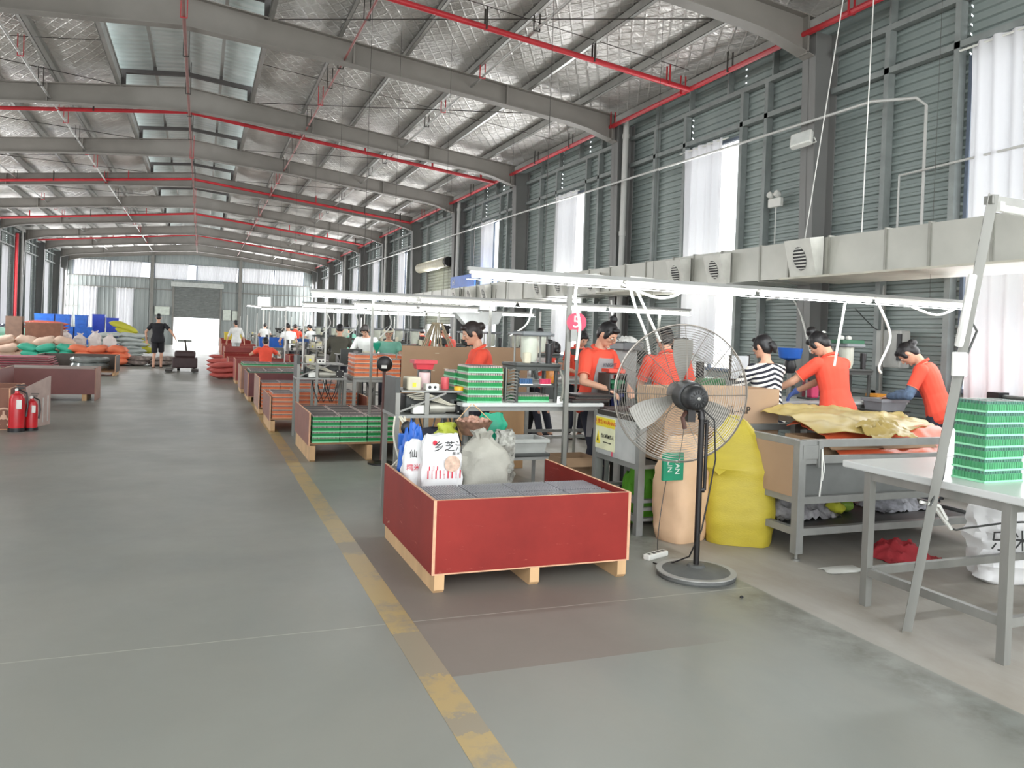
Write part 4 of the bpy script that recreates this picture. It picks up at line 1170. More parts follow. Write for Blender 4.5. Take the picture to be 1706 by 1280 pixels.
# ------------------------------------------------------------------ nearest table, leaning post and wrapped stack
frame_bench('white-topped steel table nearest the camera at the right edge', 3.6, 5.1, 2.05, 3.68, .82, TOPW, .04, .045, (.2,), fm=STEEL, legs_x=(3.64, 5.05), legs_y=(2.65, 3.5))
t = thing('leaning_post', 'tall slotted steel angle post leaning against the nearest white table', 'post', (3.54, 3.12, 0))
A = Vector((3.52, 3.13, 0)); B = Vector((3.56, 2.77, 2.27)); 
d = (B - A).normalized(); u = Vector((-1, 0, 0)); v = d.cross(u).normalized()
w = .046
def angle_iron(mb, A, B, n1, n2, w, th=.004):
    for n in (n1, n2):
        o = n2 if n is n1 else n1
        q = [A, A + n * w, A + n * w + o * th, A + o * th, B, B + n * w, B + n * w + o * th, B + o * th]
        mb.add(q, [(0, 1, 2, 3), (4, 7, 6, 5), (0, 4, 5, 1), (1, 5, 6, 2), (2, 6, 7, 3), (3, 7, 4, 0)])
n1 = Vector((-.75, -.66, 0)).normalized(); n1 = (n1 - d * n1.dot(d)).normalized(); n2 = d.cross(n1).normalized()
if n2.x < 0: n2 = -n2
mb = MB(); angle_iron(mb, A, B, n1, n2, w); mb.build('angle_bar', STEEL, t)
sl = MB()
for k in range(20):
    q = A + d * (.15 + k * .105) + n1 * w * .55 - n2 * .0008
    sl.bar(q, q + d * .035, .007, .0012, up=n2)
sl.build('slot', DARKST, t)
C2 = B + Vector((.9, .02, -.03))
MB().bar(B + Vector((0, 0, -.03)), C2, .045, .04).build('cross_bar', STEEL, t)
MB().bev(-.05, .05, -.004, .012, -.06, .06, .004, Matrix.Translation(A + d * 1.45 + Vector((-.01, -.04, 0)))).build('switch_plate', WHITE, t)
MB().bev(-.03, .03, -.02, .02, -.07, .07, .006, Matrix.Translation(A + d * 1.04 + Vector((.06, 0, 0)))).build('socket_box', WHITE, t)
MB().tube([A + d * 1.9 + n1 * .05, A + d * 1.82 + n1 * .075, A + d * 1.65 + n1 * .09, A + d * 1.55 + n1 * .04], .02, 8).build('cord_wrap', mat('white_foam_wrap', (226, 226, 222), .7), t, True)
MB().tube([A + d * 1.45 + Vector((.06, -.02, .05)), A + d * 1.5 + Vector((.11, -.02, .12)), A + d * 1.6 + Vector((.02, -.02, .1)), A + d * 1.4 + Vector((.05, -.02, 0)), A + d * 1.0 + Vector((.04, -.02, 0)), A + d * .85 + Vector((.05, -.02, 0)), A + d * .7 + Vector((.0, -.02, 0))], .006, 6).build('cable', DARK, t, True)
MB().tube([A + d * .72 + Vector((-.05, 0, 0)), A + d * .72 + Vector((.06, -.02, -.02)), A + d * .62 + Vector((.14, -.02, 0))], .009, 6).build('foam_tie', WHITE, t, True)
q0 = B + Vector((.06, -.03, -.07))
t = thing('tube_light', 'unlit wrapped tube light under the cross bar of the leaning post', 'light', tuple(q0))
MB().cyl(q0, q0 + Vector((.8, .02, -.02)), .02, 10).build('tube', WHITE, t, True)
MB().box(q0.x - .03, q0.x, q0.y - .015, q0.y + .015, q0.z - .015, q0.z + .03).build('end_cap', WHITE, t)

# green wrapped stack
g0 = P(1640, 806, Z=.82); SXg, SYg = .29, .2
tw = tray_mesh('wrapped_green_tray', .14, SYg - .01, .06, GREENT, RIM, GREEND, 8)
for k in range(7):
    for i in range(2):
        dup(tw[0], (g0.x + .075 + i * .145, g0.y + SYg / 2, .821 + k * .0605), 0, '%s green tray in the %s column of the clear-wrapped stack at the right edge' % (['lowest', 'second lowest', 'third lowest', 'middle', 'third highest', 'second highest', 'topmost'][k], ['left', 'right'][i]), 'green trays in the clear-wrapped stack', tw[1])
drop(*tw)
b = MB(); n = 40; rings = []
for k in range(9):
    ring = []
    for i in range(n):
        a = 2 * PI * i / n; ca, sa = math.cos(a), math.sin(a); q = .006 * noise.noise(Vector((ca * 5, sa * 5, k * .9)))
        ring.append((g0.x + SXg / 2 + math.copysign(min(1, abs(ca) * 1.38), ca) * (SXg / 2 + .006 + q), g0.y + SYg / 2 + math.copysign(min(1, abs(sa) * 1.38), sa) * (SYg / 2 + .006 + q), .8215 + .425 * k / 8))
    rings.append(ring)
WRAP = NT('cling_film'); _v = WRAP.obj()
WRAP.b.inputs['Base Color'].default_value = (.6, .95, .8, 1); WRAP.b.inputs['Roughness'].default_value = .1; WRAP.b.inputs['Alpha'].default_value = .1
WRAP.bump(WRAP.noise(WRAP.scale(_v, 1, 1, .25), 26, 4, .6, 1.5), 1, .015)
o = b.loft(rings).build('cling_film', WRAP.m, None, True); origin(o, (g0.x, g0.y, .822)); tag(o, 'clear cling film wrapped tightly round the stack of green trays', 'film')

# under the nearest tables
heap('crumpled red bag on the floor under the nearest table', (4.75, 4.28, 0), .46, .36, .09, mat('red_bag_cloth', (170, 48, 56), .7), 5, 'red_bag', 'bag')
heap('flat white paper scrap on the floor beside the leaning post', (4.05, 4.1, 0), .3, .14, .012, WHITE, 9, 'paper_scrap', 'paper', rough=.1)
t = sack('white printed sack slumped under the nearest white table at the right edge', (4.95, 3.62, 0), .4, .26, .5, WSACK, 'sewn', 31, R(-20), wr=.03, lean=(-.12, 0))
text('乐米', 'lettering', INK, .14, facing((4.8, 3.47, .3), (-.35, -1, .1)), t)
text('Luna', 'lettering', INK, .035, facing((4.75, 3.45, .42), (-.35, -1, .1)), t)
hang_cord([(3.75, 3.15, .62), (3.95, 3.2, .5), (4.2, 3.3, .47), (4.6, 3.2, .5), (4.9, 3.1, .38)], 'dark cable drooping under the nearest white table', .006, DARK)
hang_cord([(3.66, 3.1, .68), (3.76, 3.12, .6), (3.86, 3.14, .52)], 'short white cable end under the nearest white table', .011, WHITE)
for i, (x, y, c_, rz) in enumerate(((4.6, 4.75, (190, 190, 60), .3), (4.75, 4.8, (120, 150, 60), 1.0))):
    flat_bag(['small yellow packet lying on the low rail shelf of the bin table', 'small green packet lying on the low rail shelf of the bin table'][i], (x, y, .2), .16, .1, .09, mat('packet%d' % i, c_, .5), rz, i + 3, name='packet', cat='packet')
MB_ = MB().box(bx0 + .03, bx1 - .03, by0 + .1, by1 - .1, .185, .2)
o = MB_.build('low_shelf', DARK, [q for q in bpy.data.objects if q.name.startswith('bin_table')][0])
heap('bundle of grey offcuts on the low shelf of the bin table', (4.3, 4.85, .2), .6, .4, .14, mat('grey_offcuts', (150, 148, 150), .6, 0, .4, 20), 15, 'offcut_bundle', 'scrap')
heap('second bundle of white offcuts on the low shelf of the bin table', (5.3, 4.9, .2), .5, .4, .14, mat('white_offcuts', (190, 190, 196), .6, 0, .4, 20), 19, 'offcut_bundle', 'scrap')
t = thing('floor_debris', 'small dark clod lying on the floor by the slab edge', 'debris', (3.06, 4.0, 0))
MB().ell((3.0, 3.8, .008), .012, .01, .008, nu=7, nv=5).build('clod', BLACK, t)
# ------------------------------------------------------------------ machines (built round their own foot point, then moved)
BEIGEM = mat('beige_machine_box', (196, 190, 168), .5)
CLOTHW = mat('white_cloth', (228, 228, 224), .9)
def place(t, loc, rz=0): t.location = loc; t.rotation_euler = (0, 0, rz); return t
def hopper_machine(loc, label, full=True, group=None, rz=0):
    t = thing('filling_machine', label, 'machine', (0, 0, 0), 0, group)
    MB().box(-.2, .2, -.16, .16, .27, .3).bev(-.21, .21, -.17, .17, .3, .33, .01).build('deck_plate', DARK, t)
    for x in (-.18, .18):
        for y in (-.13, .13): MB().cyl((x, y, 0), (x, y, .27), .017, 10).build('leg', DARK, t, True)
    MB().bev(-.14, .14, -.12, .12, .56, .6, .012).build('hopper_lid', mat('grey_hopper_lid', (118, 122, 124), .45, .3), t)
    MB().lathe([(.06, .34), (.075, .38), (.08, .56), (.0, .56)], 20, (-.02, 0, 0)).build('hopper_cylinder', mat('hazy_acrylic_cylinder', (200, 204, 190), .25), t, True)
    for x in (-.12, .12): MB().cyl((x, .09, .33), (x, .09, .56), .009, 8).build('rod', STEEL, t, True)
    MB().bev(-.11, -.05, -.12, -.06, .33, .42, .008).build('valve_block', BEIGEM, t)
    MB().lathe([(.0, .33), (.028, .33), (.028, .41), (.033, .41), (.033, .5), (.0, .5)], 14, (.12, -.1, 0)).build('motor', BLACK, t, True)
    if full:
        MB().tube([(.02, -.13, .33), (-.02, -.15, .26), (.0, -.14, .2)], .02, 8).cyl((.08, -.12, .33), (.08, -.12, .2), .01, 8).build('nozzle', DARK, t, True)
        MB().box(-.17, .17, -.15, .12, .13, .145).build('guide_shelf', DARK, t)
        for (x0, x1, m_) in ((-.15, -.03, mat('blue_cells', (60, 104, 150), .4)), (.04, .14, mat('pink_cells', (206, 52, 92), .4))):
            c = MB(); n = 8
            for i in range(n):
                for j in range(2): c.cyl((x0 + (i + .5) * (x1 - x0) / n, -.12 + j * .018, .147), (x0 + (i + .5) * (x1 - x0) / n, -.12 + j * .018, .2), .006, 6)
            o = c.build('cell_row', m_, t)
            MB().box(x0, x1, -.132, -.088, .147, .155).build('cell_rim', WHITE, t)
        MB().tube([(.2, -.1, .32), (.24, -.14, .22), (.25, -.14, .1), (.24, -.12, .01)], .012, 6).tube([(.21, -.08, .32), (.26, -.12, .2), (.27, -.12, .01)], .008, 6).build('hose', mat('grey_hose', (150, 150, 140), .5), t, True)
    return place(t, loc, rz)
def control_machine(loc, label, group=None, rz=0, seed=0):
    rnd = random.Random(seed)
    t = thing('assembly_machine', label, 'machine', (0, 0, 0), 0, group)
    for x in (-.3, -.06, .32):
        MB().box(x - .018, x + .018, -.22, -.184, 0, 1.0 if x < .3 else .8).build('leg', STEEL, t); MB().box(x - .018, x + .018, .2, .236, 0, .8).build('leg', STEEL, t)
    MB().box(-.32, .34, -.24, .25, .8, .825).build('lower_deck', FRAME, t)
    MB().box(-.26, .3, -.16, .22, 1.0, 1.015).build('upper_deck', FRAME, t)
    MB().box(-.32, -.28, -.2, .2, .825, 1.12).build('end_plate', DARK, t)
    MB().bev(-.2, -.08, -.1, .06, 1.015, 1.12, .01).build('control_box', BEIGEM, t)
    MB().box(-.155, -.125, -.103, -.1, 1.04, 1.075).build('yellow_sticker', mat('yellow_sticker', (226, 216, 60), .5), t)
    MB().bev(-.05, .06, -.14, -.04, 1.015, 1.07, .006).build('meter_box', WHITE, t)
    MB().cyl((-.02, -.145, 1.042), (-.02, -.139, 1.042), .014, 10).cyl((.025, -.145, 1.042), (.025, -.139, 1.042), .012, 10).build('dial', BLACK, t)
    MB().bev(-.2, -.02, -.05, .15, .825, .97, .01).build('gear_box', DARK, t)
    MB().cyl((-.02, -.12, .87), (.12, -.12, .87), .045, 16).cyl((.12, -.12, .87), (.2, -.12, .87), .036, 14).build('air_cylinder', mat('cast_aluminium', (172, 170, 160), .4, .4), t, True)
    MB().bev(-.17, -.04, -.2, -.12, .83, .9, .006).build('relay_box', WHITE, t)
    MB().box(.2, .3, -.19, -.11, .83, .93).build('heat_sink', BLACK, t)
    b = MB()
    for x in (.215, .285):
        for z in (.845, .915): b.cyl((x, -.196, z), (x, -.189, z), .006, 6)
    b.build('bolt', WHITE, t)
    MB().box(-.0, .26, .0, .2, .85, .98).build('guide_block', DARK, t)
    h = MB()
    for k in range(4):
        h.tube([(-.2 + k * .02, -.1, .97 - k * .01), (-.1 + k * .03, -.16, 1.0 - .02 * k), (.05 + k * .03, -.18, .96 - .02 * k), (.15 + k * .02, -.15, .9)], .006, 5)
    h.build('air_hose', mat('milky_hose', (196, 192, 176), .4), t, True)
    c = MB()
    for k in range(4):
        a = rnd.uniform(-.25, .25)
        c.tube([(a, -.2, .82), (a + .04, -.23, .65), (a + .1, -.22, .5), (a + .16, -.2, .62), (a + .2, -.2, .8)], .007, 5)
    c.build('cable', BLACK, t, True)
    MB().bar((-.28, -.21, .85), (.1, -.21, 1.0), .014).bar((-.28, .2, .85), (.1, .2, 1.0), .014).build('brace', STEEL, t)
    return place(t, loc, rz)
def bowl_feeder(loc, label, m_=BLUE, group=None, h=.5):
    t = thing('bowl_feeder', label, 'machine', (0, 0, 0), 0, group)
    MB().cyl((0, 0, 0), (0, 0, h * .5), .025, 10).build('stand', STEEL, t, True)
    MB().lathe([(.0, h * .5), (.05, h * .5), (.07, h * .62), (.05, h * .75), (.0, h * .75)], 16).build('drive', BLACK, t, True)
    MB().lathe([(.03, h * .75), (.11, h * .8), (.13, h), (.122, h), (.1, h * .82), (.0, h * .8)], 24).build('bowl', m_, t, True)
    return place(t, loc)
def small_post(x, y, z0, z1, label, w=.035):
    o = MB().box(x - w / 2, x + w / 2, y - w / 2, y + w / 2, z0, z1).build('support_post', STEEL); origin(o, (x, y, z0)); return tag(o, label, 'post')
def can(name, label, x, y, z, r, h, m_, cat='container', lid=None, group=None):
    t = thing(name, label, cat, (x, y, z), 0, group)
    MB().lathe([(0, 0), (r * .92, 0), (r, h * .06), (r, h * .9), (r * .94, h), (0, h)], 16, (x, y, z)).build('body', m_, t, True)
    if lid: MB().lathe([(0, h), (r * 1.02, h), (r * 1.02, h * 1.1), (0, h * 1.12)], 16, (x, y, z)).build('lid', lid, t, True)
    return t
def hollow_bin(name, label, x0, x1, y0, y1, z0, z1, m_, cat='crate', group=None, th=.012, slots=0):
    t = thing(name, label, cat, ((x0 + x1) / 2, (y0 + y1) / 2, z0), 0, group)
    i = .02
    def rg(e, z): return [(x0 + e, y0 + e, z), (x1 - e, y0 + e, z), (x1 - e, y1 - e, z), (x0 + e, y1 - e, z)]
    MB().loft([rg(i, z0), rg(0, z1), rg(th, z1), rg(i + th, z0 + th)], True).build('shell', m_, t)
    MB().box(x0 - .012, x1 + .012, y0 - .012, y0, z1 - .03, z1).box(x0 - .012, x1 + .012, y1, y1 + .012, z1 - .03, z1).box(x0 - .012, x0, y0, y1, z1 - .03, z1).box(x1, x1 + .012, y0, y1, z1 - .03, z1).build('rim', m_, t)
    if slots:
        for k in range(slots):
            zz = z0 + (z1 - z0) * (k + .7) / (slots + .8)
            MB().box(x0 - .002, x1 + .002, y0 - .006, y0 + .02, zz, zz + .012).build('rib', m_, t)
    return t

# ------------------------------------------------------------------ nearest work line
control_machine((1.78, 6.42, 0), 'cluttered assembly machine with hoses and control boxes behind the nearest red box', seed=1)
can('yellow_tin', 'small yellow tin on top of the nearest assembly machine', 2.02, 6.3, 1.016, .045, .035, mat('yellow_tin', (232, 178, 40), .4), 'tin')
can('red_can', 'pink and red can on top of the nearest assembly machine', 1.93, 6.42, 1.016, .035, .1, mat('pink_can', (214, 90, 96), .4), 'can')
can('cup_stack', 'stack of white and pink cups standing behind the nearest assembly machine', 1.8, 6.6, 1.016, .05, .13, mat('pink_white_cup', (230, 200, 200), .5), 'cups')
hollow_bin('red_basket', 'small red basket above the stacked cups behind the nearest assembly machine', 1.72, 1.9, 6.62, 6.75, 1.17, 1.25, mat('red_basket', (196, 60, 70), .5), 'basket')
can('basket_prop', 'grey canister holding up the small red basket', 1.82, 6.69, 1.016, .06, .15, DARK, 'canister')
frame_bench('white-topped bench with the green tray stack, behind the nearest red box', 2.0, 3.25, 6.1, 6.75, .93, TOPW, .03, .035, (.12,), over=.02)
stack(tg, 2.04, 6.14, .931, 1, 1, 5, 'green tray of the neat five-high stack on the white-topped bench', 'green trays stacked on the white-topped bench', jit=.001)
stack(tg, 2.02, 6.46, .931, 1, 1, 4, 'green tray of the lower stack just behind the five-high green stack', 'lower green trays on the white-topped bench', jit=.001)
hopper_machine((2.66, 6.3, .931), 'filling machine with a grey hopper lid and black motor beside the green tray stack')
stack(tg, 2.51, 6.22, .931, 1, 1, 1, 'single green cell tray lying under the filling machine on the white-topped bench', None)
t = thing('spring_tray_chute', 'curved chute of steel hoops between the green stack and the filling machine', 'chute', (2.42, 6.2, .931))
for k in range(11):
    z = .945 + k * .026; x = 2.43 + .03 * math.sin(k / 10 * 1.4)
    MB().tube([(x - .045, 6.18, z - .01), (x - .02, 6.15, z + .004), (x + .02, 6.15, z), (x + .05, 6.18, z - .018)], .007, 6).build('hoop', STEEL, t, True)
MB().tube([(2.395, 6.2, .932), (2.4, 6.21, 1.22)], .008, 5).tube([(2.47, 6.2, .932), (2.5, 6.21, 1.22)], .008, 5).build('side_rail', STEEL, t)
t = thing('jar', 'glass jar with orange label standing beside the round red number sign post', 'jar', (2.95, 6.55, .931))
MB().bev(2.9, 3.0, 6.5, 6.6, 1.07, 1.19, .02).build('body', mat('orange_label_jar', (226, 140, 60), .3, 0, .5, 12), t, True)
MB().box(2.89, 3.01, 6.49, 6.61, .931, 1.07).build('stand_block', DARK, t)
MB().bev(2.905, 2.995, 6.505, 6.595, 1.19, 1.205, .015).build('lid', mat('pale_yellow_lid', (232, 214, 150), .4), t)
# round number sign on its post
small_post(2.885, 6.05, .0, 2.0, 'grey post carrying the round red number sign at the end of the nearest line')
t = thing('number_sign', 'round red sign with a white figure on the post of the nearest line', 'sign', (2.93, 6.0, 1.5))
fd = Vector((-.42, -.9, 0))
MB().lathe([(0, 0), (.082, 0), (.082, .006), (0, .006)], 28, M=facing((2.935, 6.0, 1.62), fd)).build('disc', PINKR, t, True)
MB().bev(-.028, .028, -.05, .05, 0, .004, .004, facing((2.915, 6.0, 1.51), fd)).build('stem', FRAME, t)
text('5', 'lettering', WHITE, .14, facing(Vector((2.935, 6.0, 1.62)) + fd.normalized() * .008, fd), t)
# things hung and standing under the bench
t = thing('shallot_basket', 'round wicker basket of brown shallots hanging under the bench edge', 'basket', (2.0, 5.85, .62))
MB().lathe([(.0, 0), (.09, .02), (.15, .13), (.142, .13), (.08, .03), (0, .02)], 20, (2.02, 5.9, .68)).build('bowl', mat('wicker', (128, 96, 78), .8, 0, .3, 30), t, True)
rs = random.Random(4); mb = MB()
for k in range(46):
    a = rs.uniform(0, 6.28); r = rs.uniform(0, .12); mb.ell((2.02 + r * math.cos(a), 5.9 + r * math.sin(a), .8 + rs.uniform(0, .04) * (1 - r * 6)), .021, .021, .02, nu=7, nv=5)
o = mb.build('shallots', mat('shallot', (176, 136, 118), .5, 0, .35, 40), t, True); o['kind'] = 'stuff'
MB().tube([(1.88, 5.9, .81), (2.02, 5.98, .93)], .004, 4).tube([(2.16, 5.9, .81), (2.04, 5.98, .93)], .004, 4).build('cord', WOOD, t)
sack('teal green plastic bag hanging from the bench edge over the grey sack', (2.2, 5.98, .52), .24, .1, .34, mat('teal_bag', (12, 140, 108), .5), 'sewn', 14, 0, name='carrier_bag', cat='bag')
t = thing('grey_crate', 'grey plastic tub standing under the bench beside a bench leg', 'crate', (2.62, 6.3, .42))
hollow_bin('grey_tub', 'grey plastic tub on the stool under the white-topped bench', 2.42, 2.78, 6.15, 6.45, .5, .62, mat('grey_tub', (170, 172, 168), .5), 'tub')
bpy.data.objects.remove(t)
frame_bench('low grey stool holding the grey plastic tub under the bench', 2.4, 2.8, 6.14, 6.46, .5, DARK, .03, .025, (.15,), name='low_stool', cat='stool')
sack('crumpled grey printed bag hung on the bench leg right of the grey sack', (2.25, 5.82, .3), .16, .1, .44, mat('grey_print_bag', (158, 158, 150), .5, 0, .4, 30), 'sewn', 17, 0, wr=.03, name='carrier_bag', cat='bag')
carton('open brown carton on the floor under the right end of the white-topped bench', 3.0, 3.35, 6.3, 6.65, .0, .42, CARD)
sack('dark bundle of cloth hanging under the assembly machine', (1.75, 6.2, .3), .3, .2, .42, NAVY, 'flat', 19, 0, wr=.04, name='cloth_bundle', cat='cloth')
sack('yellow-green plastic bag under the nearest assembly machine', (1.83, 6.0, .52), .15, .12, .26, mat('lime_bag', (186, 196, 70), .5), 'sewn', 22, 0, wr=.02, name='carrier_bag', cat='bag')
for k, (x, a) in enumerate(((1.36, .1), (1.4, -.05), (1.33, .18), (1.44, .02))):
    hang_cord([(x, 5.7, .5), (x + a, 5.75, .7), (x + a * .5, 5.85, .85)], 'strand of white cord hanging beside the box end, left of the rice sacks', .007, mat('cream_cord', (206, 202, 186), .6), 'white cord strands left of the rice sacks')
t = thing('trolley_tool', 'blue and white hand tool hanging at the left leg of the machine', 'tool', (1.42, 5.72, .62))
MB().bev(1.38, 1.46, 5.7, 5.76, .62, .74, .01).build('body', BLUE, t); MB().cyl((1.42, 5.73, .56), (1.42, 5.73, .62), .02, 8).build('nozzle', WHITE, t, True)
MB().ell((1.44, 5.73, .78), .045, .03, .05).build('cap', BLACK, t, True)

# sign bin beside the nearest line
sx0, sx1, sy0, sy1 = 3.15, 4.62, 5.25, 5.95
t = thing('sign_bin', 'grey steel bin table with a yellow warning sign on its side panel', 'table', ((sx0 + sx1) / 2, (sy0 + sy1) / 2, 0))
for x in (sx0, sx1):
    for y in (sy0, sy1): MB().box(x - .028, x + .028, y - .028, y + .028, 0, .89).build('leg', FRAME, t)
r = MB()
for z in (.12, .26, .52, .875):
    for x in (sx0, sx1): r.box(x - .022, x + .022, sy0 + .028, sy1 - .028, z - .024, z + .024)
for z in (.12, .2, .26, .52):
    for y in (sy0, sy1): r.box(sx0 + .028, sx1 - .028, y - .022, y + .022, z - .012, z + .012)
r.build('rail_frame', FRAME, t)
MB().box(sx0 - .03, sx0 - .024, sy0 + .03, sy1 - .03, .54, .86).build('side_panel', mat('grey_side_panel', (176, 178, 176), .5), t)
MB().box(sx0 + .03, sx1 - .03, sy0 + .03, sy1 - .03, .515, .53).build('bin_floor', DARK, t)
MB().box(sx0 - .026, sx0 - .02, sy0 + .02, sy1 - .02, .82, .9).build('top_edge', DARKST, t)
yw0, yw1 = 5.6, 5.93
def sgn(y, z): return facing((sx0 - .036, y, z), (-1, 0, 0))
s_ = thing('warning_sign', 'yellow and white warning sign on the side panel of the grey bin table', 'sign', (sx0 - .033, (yw0 + yw1) / 2, .6))
MB().box(sx0 - .034, sx0 - .0305, yw0, yw1, .58, .845).build('plate', mat('sign_cream', (226, 226, 190), .5), s_)
MB().box(sx0 - .0352, sx0 - .034, yw0 + .006, yw1 - .006, .765, .84).build('header', mat('sign_yellow', (236, 214, 60), .5), s_)
text('⚠警告 WARNING', 'lettering', mat('sign_red', (200, 70, 40), .5), .043, sgn((yw0 + yw1) / 2, .802), s_)
text('当心机械伤人', 'lettering', INK, .037, sgn(5.72, .69), s_)
text('MECHANICAL INJURY', 'lettering', INK, .014, sgn(5.72, .64), s_)
MB().prism([(5.84, .62), (5.92, .62), (5.88, .73)], sx0 - .0365, sx0 - .034, 'X').build('pictogram', mat('sign_yellow', (236, 214, 60), .5), s_)
MB().prism([(5.868, .64), (5.895, .64), (5.882, .7)], sx0 - .038, sx0 - .0365, 'X').build('pictogram_figure', INK, s_)
MB().box(sx0 - .032, sx0 - .0305, 5.63, 5.65, .54, .58).build('pink_tag', PINKR, s_)
t = carton('long brown carton lettered in black, standing in the grey bin behind the fan', 3.4, 4.5, 5.32, 5.75, .531, 1.12, CARD2, True, flap=False)
text('千一信机--HP', 'lettering', INK, .085, facing((3.96, 5.315, .945), (0, -1, 0)), t)
heap('bright green cloth bundle under the grey bin table', (3.5, 5.7, .0), .55, .4, .5, mat('bright_green_cloth', (96, 170, 40), .7), 33)
heap('blue cloth bundle under the grey bin table beside the green one', (3.95, 5.72, .0), .4, .4, .46, mat('steel_blue_cloth', (84, 122, 160), .7), 35)
t = thing('box_shelf', 'dark shelf unit holding green and blue boxes beside the woman in the grey apron', 'shelf', (3.5, 6.32, .0))
MB().box(3.42, 3.6, 6.28, 6.5, 1.17, 1.18).box(3.42, 3.6, 6.28, 6.5, 1.03, 1.04).box(3.42, 3.43, 6.28, 6.5, .88, 1.17).box(3.59, 3.6, 6.28, 6.5, .88, 1.17).build('shelf_frame', DARK, t)
for x in (3.432, 3.588):
    for y in (6.292, 6.488): MB().box(x - .012, x + .012, y - .012, y + .012, 0, .88).build('leg', DARK, t)
hollow_bin('green_box', 'small green box on the upper shelf of the dark shelf unit', 3.45, 3.57, 6.3, 6.46, 1.041, 1.12, mat('deep_green', (24, 92, 60), .5), 'box')
hollow_bin('navy_box', 'navy blue box on the lower shelf of the dark shelf unit', 3.45, 3.57, 6.3, 6.46, .885, 1.0, mat('navy_box', (26, 34, 78), .5), 'box')
MB_ = MB().box(3.42, 3.6, 6.28, 6.5, .87, .884).build('bottom_shelf', DARK, t)
hollow_bin('red_tray', 'shallow orange-red tray on top of the dark shelf unit', 3.43, 3.57, 6.3, 6.42, 1.181, 1.22, mat('orange_red_tray', (206, 74, 56), .5), 'tray')
t = thing('column_machine', 'grey column machine with a white cloth on top, left of the woman behind the fan', 'machine', (4.09, 7.15, 0))
MB().bev(4.0, 4.17, 7.08, 7.26, 0, 1.38, .012).build('column', mat('column_grey', (166, 170, 168), .45), t)
MB().bev(3.96, 4.2, 7.0, 7.3, 1.38, 1.46, .012).build('head', mat('grey_hopper_lid', (118, 122, 124), .45, .3), t)
heap('white cloth lying on the head of the grey column machine', (4.08, 7.15, 1.461), .24, .24, .05, CLOTHW, 41)
frame_bench('dark-topped bench with flat black trays in front of the woman in the grey apron', 3.27, 4.3, 6.02, 6.18, .9, mat('dark_bench_top', (84, 72, 70), .5), .03, .03, (.15,))
for k in range(3):
    t = thing('flat_tray', ['lowest of the flat dark trays in front of the woman in the grey apron', 'middle of the flat dark trays in front of the woman in the grey apron', 'top one of the flat dark trays in front of the woman in the grey apron'][k], 'tray', (3.2, 6.2, .931 + k * .022))
    z = .935 + k * .022
    MB().bev(2.98 + k * .03, 3.34 + k * .02, 6.12, 6.4, z, z + .02, .01).build('pan', mat('dark_tray%d' % (k % 2), ((58, 58, 60), (92, 74, 70))[k % 2], .5), t)
    MB().box(2.98 + k * .03, 3.34 + k * .02, 6.12, 6.128, z + .008, z + .0216).build('lip', DARKST, t)

# partition of cardboard down the middle of the line
for i, (x0, x1, z1) in enumerate(((1.98, 2.7, 1.34), (2.7, 3.42, 1.35))):
    t = thing('cardboard_partition', ['left half of the brown cardboard partition behind the woman at the green trays', 'right half of the brown cardboard partition behind the woman at the green trays'][i], 'partition', ((x0 + x1) / 2, 8.2, 0))
    MB().box(x0, x1, 8.2, 8.212, .72, z1).build('board', CARD, t)
    MB().box(x0 + .01, x1 - .01, 8.212, 8.24, 0, .9).build('back_support', WOOD, t)
    f = MB(); rs = random.Random(i + 9)
    for k in range(7): a, z = rs.uniform(x0 + .1, x1 - .1), rs.uniform(.95, z1 - .05); f.box(a, a + rs.uniform(.02, .06), 8.1985, 8.2, z, z + .008)
    f.build('torn_tape', mat('torn_tape', (206, 196, 170), .5), t)

# right-hand bench of the nearest line
frame_bench('white bench along the nearest line where the two women in orange-red work', 4.45, 7.05, 6.35, 7.0, .93, TOPW, .03, .04, (.15,), over=.02)
t = thing('electrical_cabinet', 'pale grey electrical cabinet fixed to the right wall above the bench', 'cabinet', (7.3, 6.75, 1.28))
MB().bev(7.22, 7.37, 6.6, 6.95, 1.28, 1.7, .01).build('body', mat('cabinet_grey', (176, 178, 174), .45), t)
MB().box(7.21, 7.22, 6.63, 6.8, 1.3, 1.68).build('door', mat('cabinet_grey', (176, 178, 174), .45), t)
MB().box(7.205, 7.22, 6.58, 6.64, 1.36, 1.66).build('slot', BLACK, t)
bowl_feeder((5.83, 6.75, .931), 'blue bowl feeder on a black drive behind the woman in stripes', BLUE, h=.53)
t = thing('monitor', 'small white-faced monitor on the bench in front of the woman in stripes', 'monitor', (5.3, 6.85, .931))
MB().box(5.18, 5.4, 6.88, 6.9, 1.12, 1.36).build('screen', mat('pale_screen', (222, 226, 230), .3), t)
MB().box(5.17, 5.18, 6.875, 6.905, 1.11, 1.37).box(5.4, 5.41, 6.875, 6.905, 1.11, 1.37).box(5.17, 5.41, 6.875, 6.905, 1.1, 1.12).box(5.27, 5.31, 6.9, 6.93, .94, 1.15).box(5.2, 5.38, 6.84, 6.96, .931, .94).build('stand', DARKST, t)
t = thing('pink_fixture', 'small pink and grey test fixture on the bench under the blue bowl', 'machine', (6.0, 6.6, .931))
MB().box(5.9, 6.1, 6.5, 6.7, .931, .95).build('base', DARK, t)
MB().bev(5.96, 6.06, 6.55, 6.65, .95, 1.1, .01).build('block', mat('pink_block', (206, 70, 110), .5), t)
MB().cyl((5.93, 6.6, .95), (5.93, 6.6, 1.18), .01, 8).cyl((6.08, 6.6, .95), (6.08, 6.6, 1.2), .01, 8).build('rod', STEEL, t, True)
t = thing('paper_tray', 'flat black tray with white sheets on the bench at the gloved hand', 'tray', (5.15, 6.45, .931))
